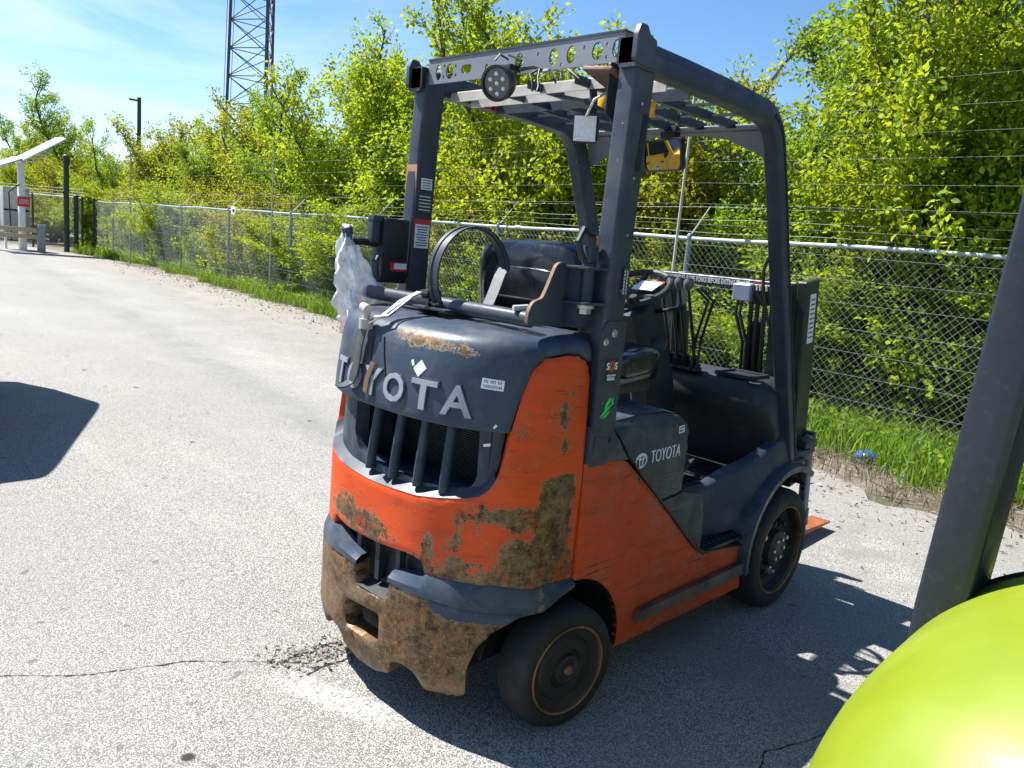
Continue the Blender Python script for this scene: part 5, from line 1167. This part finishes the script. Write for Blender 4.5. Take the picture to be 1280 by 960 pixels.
def make_tree(Ht, seed, leafmat_, nst=3, spread=.5, leaf=.075, dens=1., low=.12, open_=0.):
    r = np.random.default_rng(seed); mb = MB(); LP = []; LD = []
    def twig(p, d, ln, rad, depth):
        n = max(3, int(ln/.22)); pts = [p.copy()]; q = p.copy(); dd = d.copy()
        for i in range(n):
            dd = unit(dd+r.standard_normal(3)*.13+np.array([0, 0, .05 if depth else .03])); q = q+dd*ln/n; pts.append(q.copy())
        rs = [max(.003, rad*(1-.85*i/n)) for i in range(n+1)]; mb.tube(pts, rs, 5 if depth < 2 else 3, cap=False)
        P = np.array(pts)
        if depth >= 1:
            cnt = int(ln*(26 if depth == 1 else 46)*dens)
            t = r.random(cnt)**.8*(n); i = np.minimum(t.astype(int), n-1); f = (t-i)[:, None]; base = P[i]*(1-f)+P[i+1]*f
            rad_ = .05+.10*r.random(cnt)[:, None]; off = r.standard_normal((cnt, 3)); off /= np.linalg.norm(off, axis=1)[:, None]
            LP.append(base+off*rad_); LD.append(off*.6+dd*.5)
        return P, dd
    for s_ in range(nst):
        a = 2*math.pi*(s_+r.random()*.6)/nst; tilt = spread*(.15+.35*r.random()) if nst > 1 else .06
        d = unit(np.array([math.cos(a)*tilt, math.sin(a)*tilt, 1.])); hh = Ht*(1 if s_ == 0 else .65+.33*r.random())
        P, _ = twig(np.array([math.cos(a)*.12*(nst > 1), math.sin(a)*.12*(nst > 1), 0.]), d, hh, .012*Ht+.02, 0)
        nb = int(hh/.16)
        for b in range(nb):
            t = low+(1-low)*(b+r.random())/nb; k_ = t*(len(P)-1); i = min(int(k_), len(P)-2); pt = P[i]*(1-(k_-i))+P[i+1]*(k_-i)
            if r.random() < open_: continue
            aa = r.random()*6.28; up_ = .35+.75*t; ln = Ht*(.30*(1-t)**.75+.055)*(.7+.6*r.random())*(.75+spread*.5)
            dB = unit(np.array([math.cos(aa), math.sin(aa), up_])); PB, dd = twig(pt, dB, ln, .008+.006*ln, 1)
            for c_ in range(max(2, int(ln/.20))):
                kk = r.random()*(len(PB)-1); i = min(int(kk), len(PB)-2); pp = PB[i]*(1-(kk-i))+PB[i+1]*(kk-i)
                dC = unit(dd*.6+r.standard_normal(3)*.7+np.array([0, 0, .3])); twig(pp, dC, ln*(.22+.25*r.random()), .004, 2)
    LP = np.concatenate(LP); LD = np.concatenate(LD); V, Fq = leaves(LP, LD, leaf, r=r)
    me = fast_mesh('crown', V, Fq, leafmat_)
    Vt = np.concatenate(mb.v); mt = bpy.data.meshes.new('trunk'); mt.from_pydata(Vt.tolist(), [], mb.f); mt.materials.append(M['bark'])
    return mt, me
def place(name, meshes, loc, rz, sc, sz=None):
    e = empty(name, loc); e.rotation_euler = (0, 0, rz); e.scale = (sc, sc, sz or sc)
    for nm, me in zip(('trunk', 'crown'), meshes): o_ = bpy.data.objects.new(nm, me); COL.objects.link(o_); o_.parent = e
    return e
TV = {}
TV['tallA'] = make_tree(6., 1, M['leafA'], 3, .55, .043, 1.9); TV['tallB'] = make_tree(6., 2, M['leafB'], 2, .6, .042, 2.0)
TV['tallC'] = make_tree(6., 3, M['leafA'], 4, .8, .046, 1.7); TV['slim'] = make_tree(6., 4, M['leafB'], 1, .35, .040, 2.2, low=.2)
TV['open'] = make_tree(6., 5, M['leafB'], 2, .5, .038, 1.7, low=.25, open_=.25); TV['warm'] = make_tree(4.2, 6, M['leafC'], 4, .8, .042, 1.6)
TV['bush'] = make_tree(2.0, 7, M['leafB'], 6, 1.5, .055, 1.5, low=.03); TV['bush2'] = make_tree(1.7, 8, M['leafA'], 6, 1.7, .05, 1.5, low=.03)
print('tree tris', {k_: len(v[1].polygons)*2 for k_, v in TV.items()})
# skyline: bearing in the picture -> elevation slope of the tree tops
SK_U = [-40, 0, 60, 110, 150, 200, 250, 300, 370, 420, 470, 520, 560, 620, 690, 740, 800, 850, 910, 955, 990, 1040, 1100, 1180, 1280, 1420]
SK_V = [128, 130, 150, 88, 140, 140, 78, 140, 82, 150, 62, 25, -30, -30, -10, 0, 0, 110, 190, 165, 55, 30, -40, -110, -170, -230]
def bearing_u(x, y):
    d = Vector((x, y, 1.456))-CAM; w = d.dot(fw); return 640+F_PX*d.dot(rt)/w if w > .1 else 9999
def sky_h(x, y):
    u = bearing_u(x, y)
    if u > 1500: return 7.
    v = np.interp(u, SK_U, SK_V); d = fw*F_PX+rt*(u-640)-up*(v-480); dist = math.hypot(x-CAM.x, y-CAM.y); return CAM.z+d.z/math.hypot(d.x, d.y)*dist
names = {'tallA': ('young_tree', 'tree'), 'tallB': ('young_tree', 'tree'), 'tallC': ('young_tree', 'tree'), 'slim': ('poplar_sapling', 'tree'), 'open': ('poplar_sapling', 'tree'), 'warm': ('young_tree', 'tree'), 'bush': ('bush', 'bush'), 'bush2': ('bush', 'bush')}
hts = {'tallA': 6., 'tallB': 6., 'tallC': 6., 'slim': 6., 'open': 6., 'warm': 4.2, 'bush': 2., 'bush2': 1.7}
lab = {'tallA': 'bright yellow-green young tree growing behind the chain-link fence', 'tallB': 'mid green young tree with two stems behind the chain-link fence', 'tallC': 'spreading yellow-green young tree behind the chain-link fence',
       'slim': 'slim upright small-leaved tree behind the chain-link fence', 'open': 'open airy small-leaved tree behind the chain-link fence', 'warm': 'low ochre-green young tree behind the chain-link fence',
       'bush': 'dense dark green bush close behind the fence', 'bush2': 'low yellow-green bush close behind the fence'}
REG = [(-60, 'beyond the solar panel mast'), (83, 'between the tall black post and the first slender pole'), (158, 'left of the warning plate'), (226, 'below the tower left leg'), (345, 'right of the tower, left of the forklift'), (480, 'behind the forklift far rear pillar'), (560, 'behind the perforated roof beam'), (640, 'behind the round lamp and seat back'), (730, 'behind the near rear pillar'), (800, 'framed by the open right side of the guard'), (880, 'right of the mirror inside the guard'), (985, 'just right of the forklift front leg'), (1080, 'midway between forklift and green hood pillar'), (1190, 'behind the lime forklift pillar'), (1270, 'beyond the right edge')]
seen_lab = {}
ORD = ['', 'second ', 'third ', 'fourth ', 'fifth ', 'sixth ', 'seventh ', 'eighth ', 'ninth ', 'tenth ', 'eleventh ', 'twelfth ', 'thirteenth ', 'fourteenth ']
ADJ = {'tallA': 'bright yellow-green tree', 'tallB': 'mid green two-stemmed tree', 'tallC': 'spreading yellow-green tree', 'slim': 'slim upright small-leaved tree', 'open': 'airy small-leaved tree', 'warm': 'low ochre-green tree', 'bush': 'dark green bush', 'bush2': 'low yellow-green bush'}
def make_label(kind, x, y):
    u = bearing_u(x, y); r_ = [t for a, t in REG if u >= a][-1] if -60 <= u < 9000 else 'beyond the right edge'; back = x-fx(y); row = 'at the wire' if back < 1.1 else 'in front' if back < 2.7 else 'in the middle' if back < 4.9 else 'at the back'
    key = (kind, r_, row); n_ = seen_lab.get(key, 0); seen_lab[key] = n_+1
    t = (ORD[min(n_, 13)]+ADJ[kind]+' '+row+', '+r_).strip(); return t if len(t.split()) <= 16 else t.replace('between the tall black post and the first', 'right of the tall post up to')
def plant(kind, x, y, h, z=.05):
    s_ = h/hts[kind]; nm, cat = names[kind]; sxy = s_ if kind.startswith('bush') else max(.62, min(1.25, s_))
    o_ = place(nm, TV[kind], (x, y, z), rng.random()*6.28, sxy, s_); return tag(o_, make_label(kind, x, y), cat, {'tree': 'young trees behind the chain-link fence', 'bush': 'bushes behind the chain-link fence'}[cat])
cnt = 0
# named skyline trees: bearing pixel, distance behind the fence, kind
peaks = [(20, 2.5, 'tallB'), (70, 3.4, 'warm'), (112, 2.6, 'slim'), (150, 2.2, 'open'), (205, 2.8, 'warm'), (248, 2.4, 'slim'), (262, 3.4, 'tallA'), (330, 2.6, 'warm'), (372, 2.2, 'slim'), (410, 3., 'open'), (470, 2.0, 'tallB'), (520, 2.6, 'tallC'),
         (560, 1.8, 'tallA'), (612, 2.5, 'tallB'), (655, 1.8, 'tallC'), (700, 2.8, 'tallA'), (748, 2.2, 'slim'), (800, 2.6, 'open'), (850, 2.0, 'warm'), (905, 2.3, 'warm'), (945, 2.6, 'slim'), (990, 2.0, 'slim'), (1030, 3.0, 'open'), (1075, 1.9, 'tallB'), (1105, 2.6, 'slim'), (1150, 1.7, 'tallA'), (1200, 2.2, 'tallC'), (1250, 1.6, 'tallA'), (1300, 2.3, 'tallB')]
def at_u(u, back):   # point on the line 'back' metres behind the fence seen at picture bearing u
    d = fw*F_PX+rt*(u-640)-up*(200-480); d = Vector((d.x, d.y)); t = (FA+back+FB*CAM.y-CAM.x)/(d.x-FB*d.y); return CAM.x+d.x*t, CAM.y+d.y*t
for u, b, kd in peaks:
    x, y = at_u(u, b); plant(kd, x, y, sky_h(x, y)); cnt += 1
# filling rows behind
y = -7.
while y < 48:
    for row, (bk, sc) in enumerate(((1.3, .50), (3.6, .68), (6.2, .74))):
        yy = y+rng.normal()*.35; x = fx(yy)+bk+rng.normal()*.3
        if yy > 27: x = np.interp(yy, [27, 48], [fx(27), -2])+bk+1.2
        kd = rng.choice(['tallA', 'tallC', 'warm', 'tallB', 'open']) if row else rng.choice(['warm', 'tallA', 'tallC'])
        if yy > 14 and rng.random() < .4: kd = 'warm'
        plant(kd, x, yy, max(1.6, sky_h(x, yy)*sc*(.85+.22*rng.random()))); cnt += 1
    y += .95+.02*max(0, y)
y = -6.
while y < 30:
    x = fx(y)+.62+.3*rng.random(); plant(rng.choice(['bush', 'bush2']), x, y, .8+.7*rng.random()); cnt += 1; y += .8+.012*max(0, y)
print('plants', cnt)

# grass and weeds along the verge: one mass
def blades(n, xf, yf, hmin, hmax, name, mat, wd=.006):
    y = yf(n); x = xf(y); h = hmin+(hmax-hmin)*rng.random(n)**1.6; a = rng.random(n)*6.28; ln = rng.standard_normal((n, 2))*.28*h[:, None]
    p = np.stack([x, y, np.full(n, -.01)], 1); w = np.stack([np.cos(a), np.sin(a), 0*a], 1)*wd*(.6+.8*rng.random(n))[:, None]
    m = p+np.c_[ln*.35, h*.55]; t = p+np.c_[ln, h]
    V = np.stack([p-w, p+w, m+w*.8, m-w*.8, t], 1).reshape(-1, 3); b = np.arange(n)[:, None]*5
    F1 = b+np.array([[0, 1, 2, 3]]); F2 = b+np.array([[3, 2, 4, 4]])
    me = bpy.data.meshes.new(name); F3 = (b+np.array([[3, 2, 4]]))
    me.vertices.add(len(V)); me.vertices.foreach_set('co', V.astype(np.float32).ravel()); nl = n*7
    li = np.concatenate([F1, F3], 1).ravel(); me.loops.add(nl); me.loops.foreach_set('vertex_index', li.astype(np.int32))
    me.polygons.add(2*n); ls = (np.arange(n)[:, None]*7+np.array([[0, 4]])).ravel(); me.polygons.foreach_set('loop_start', ls.astype(np.int32)); me.update(calc_edges=True); me.materials.append(mat)
    o_ = bpy.data.objects.new(name, me); COL.objects.link(o_); return o_
M['grass'] = leafmat('grass_blade', (.05, .11, .012), (.13, .24, .02), (.28, .38, .04), .3)
M['drygrass'] = leafmat('dry_stem', (.13, .10, .06), (.24, .19, .11), (.36, .30, .18), .15)
def yfar(n): return -3.5+30.5*rng.random(n)**1.6
def clump(y): return .5+.5*np.sin(y*2.1+np.sin(y*5.3))
def xg(y): e = np.interp(y, ey, ex); f = fx(y)+.5; t = rng.random(len(y)); near = e+.05+.22*np.clip(1-clump(y), 0, 1); near = np.where(y < 4, e+.50+.4*rng.random(len(y)), near); return near+(f-near+.6)*t
tag(blades(95000, xg, yfar, .06, .34, 'verge_grass', M['grass'], .0055), 'uneven green grass along the foot of the chain-link fence', 'grass', kind='stuff')
def xd(y): e = np.interp(y, ey, ex); return e+rng.normal(size=len(y))*.22+.35
tag(blades(8000, xd, yfar, .03, .16, 'dry_grass', M['drygrass'], .0035), 'dry straw-coloured stems at the edge of the asphalt', 'grass', kind='stuff')
# broad-leaved weeds in the verge and ground cover beyond the fence
n = 26000; y = yfar(n); x = xg(y)+.1; P = np.stack([x, y, .02+.22*rng.random(n)**1.5], 1); V, Fq = leaves(P, np.tile([0, 0, .8], (n, 1)), .032)
o = bpy.data.objects.new('weeds', fast_mesh('weeds', V, Fq, M['leafB'])); COL.objects.link(o); tag(o, 'low broad-leaved weeds mixed into the verge grass', 'weeds', kind='stuff')
n = 60000; y = -6+38*rng.random(n)**1.3; x = fx(y)+.1+5.5*rng.random(n)**1.2; P = np.stack([x, y, .05+.75*rng.random(n)**1.2*np.clip((x-fx(y))/1.2, .25, 1)], 1); V, Fq = leaves(P, np.tile([0, 0, .4], (n, 1)), .06)
o = bpy.data.objects.new('undergrowth', fast_mesh('undergrowth', V, Fq, M['leafA'])); COL.objects.link(o); tag(o, 'leafy undergrowth filling the ground behind the fence', 'undergrowth', kind='stuff')
# dead twigs tangled near the fence foot
q = MB()
for i in range(300):
    y = rng.choice([rng.uniform(-1.2, 2.2), rng.uniform(-1.5, 8)]); x = np.interp(y, ey, ex)+.15+rng.random()*.9; p = np.array([x, y, .01+.03*rng.random()]); d = unit(np.array([rng.normal(), rng.normal(), .12+.35*rng.random()])); ln = .15+.35*rng.random(); pts = [p]
    for j in range(4): d = unit(d+rng.standard_normal(3)*.22); p = p+d*ln/4; p[2] = max(p[2], .006); pts.append(p)
    q.tube(pts, [.004, .0035, .003, .002, .001], 4, cap=False)
tag(q.build('dead_twigs', M['deadwood'], smooth=False), 'grey dead twigs lying in the verge below the fence', 'twigs', kind='stuff')
# bleached stems behind the wire on the right
q = MB()
for i in range(420):
    y = rng.uniform(-3, 5); x = fx(y)+.15+rng.random()*1.1; p = np.array([x, y, .0]); d = unit(np.array([rng.normal()*.4, rng.normal()*.5, 1])); ln = .3+.9*rng.random(); pts = [p]
    for j in range(5): d = unit(d+rng.standard_normal(3)*.15); p = p+d*ln/5; pts.append(p)
    q.tube(pts, [.005, .004, .0035, .003, .002, .001], 3, cap=False)
tag(q.build('bare_stems', M['deadwood'], smooth=False), 'bare grey-brown stems standing in the undergrowth behind the wire', 'stems', kind='stuff')
# crumpled blue thing in the grass
bm = bmesh.new(); bmesh.ops.create_icosphere(bm, subdivisions=3, radius=.06)
for v in bm.verts: v.co *= 1+.18*math.sin(v.co.x*90)*math.cos(v.co.y*70)+.12*rng.normal()*.5; v.co.z *= .75; v.co.y *= 1.25
tag(MB().bm(bm, (4.70, .264, .05)).build('crumpled_lump', M['blue'], smooth=True, angle=30), 'crumpled blue plastic lump lying in the grass by the fence', 'litter')
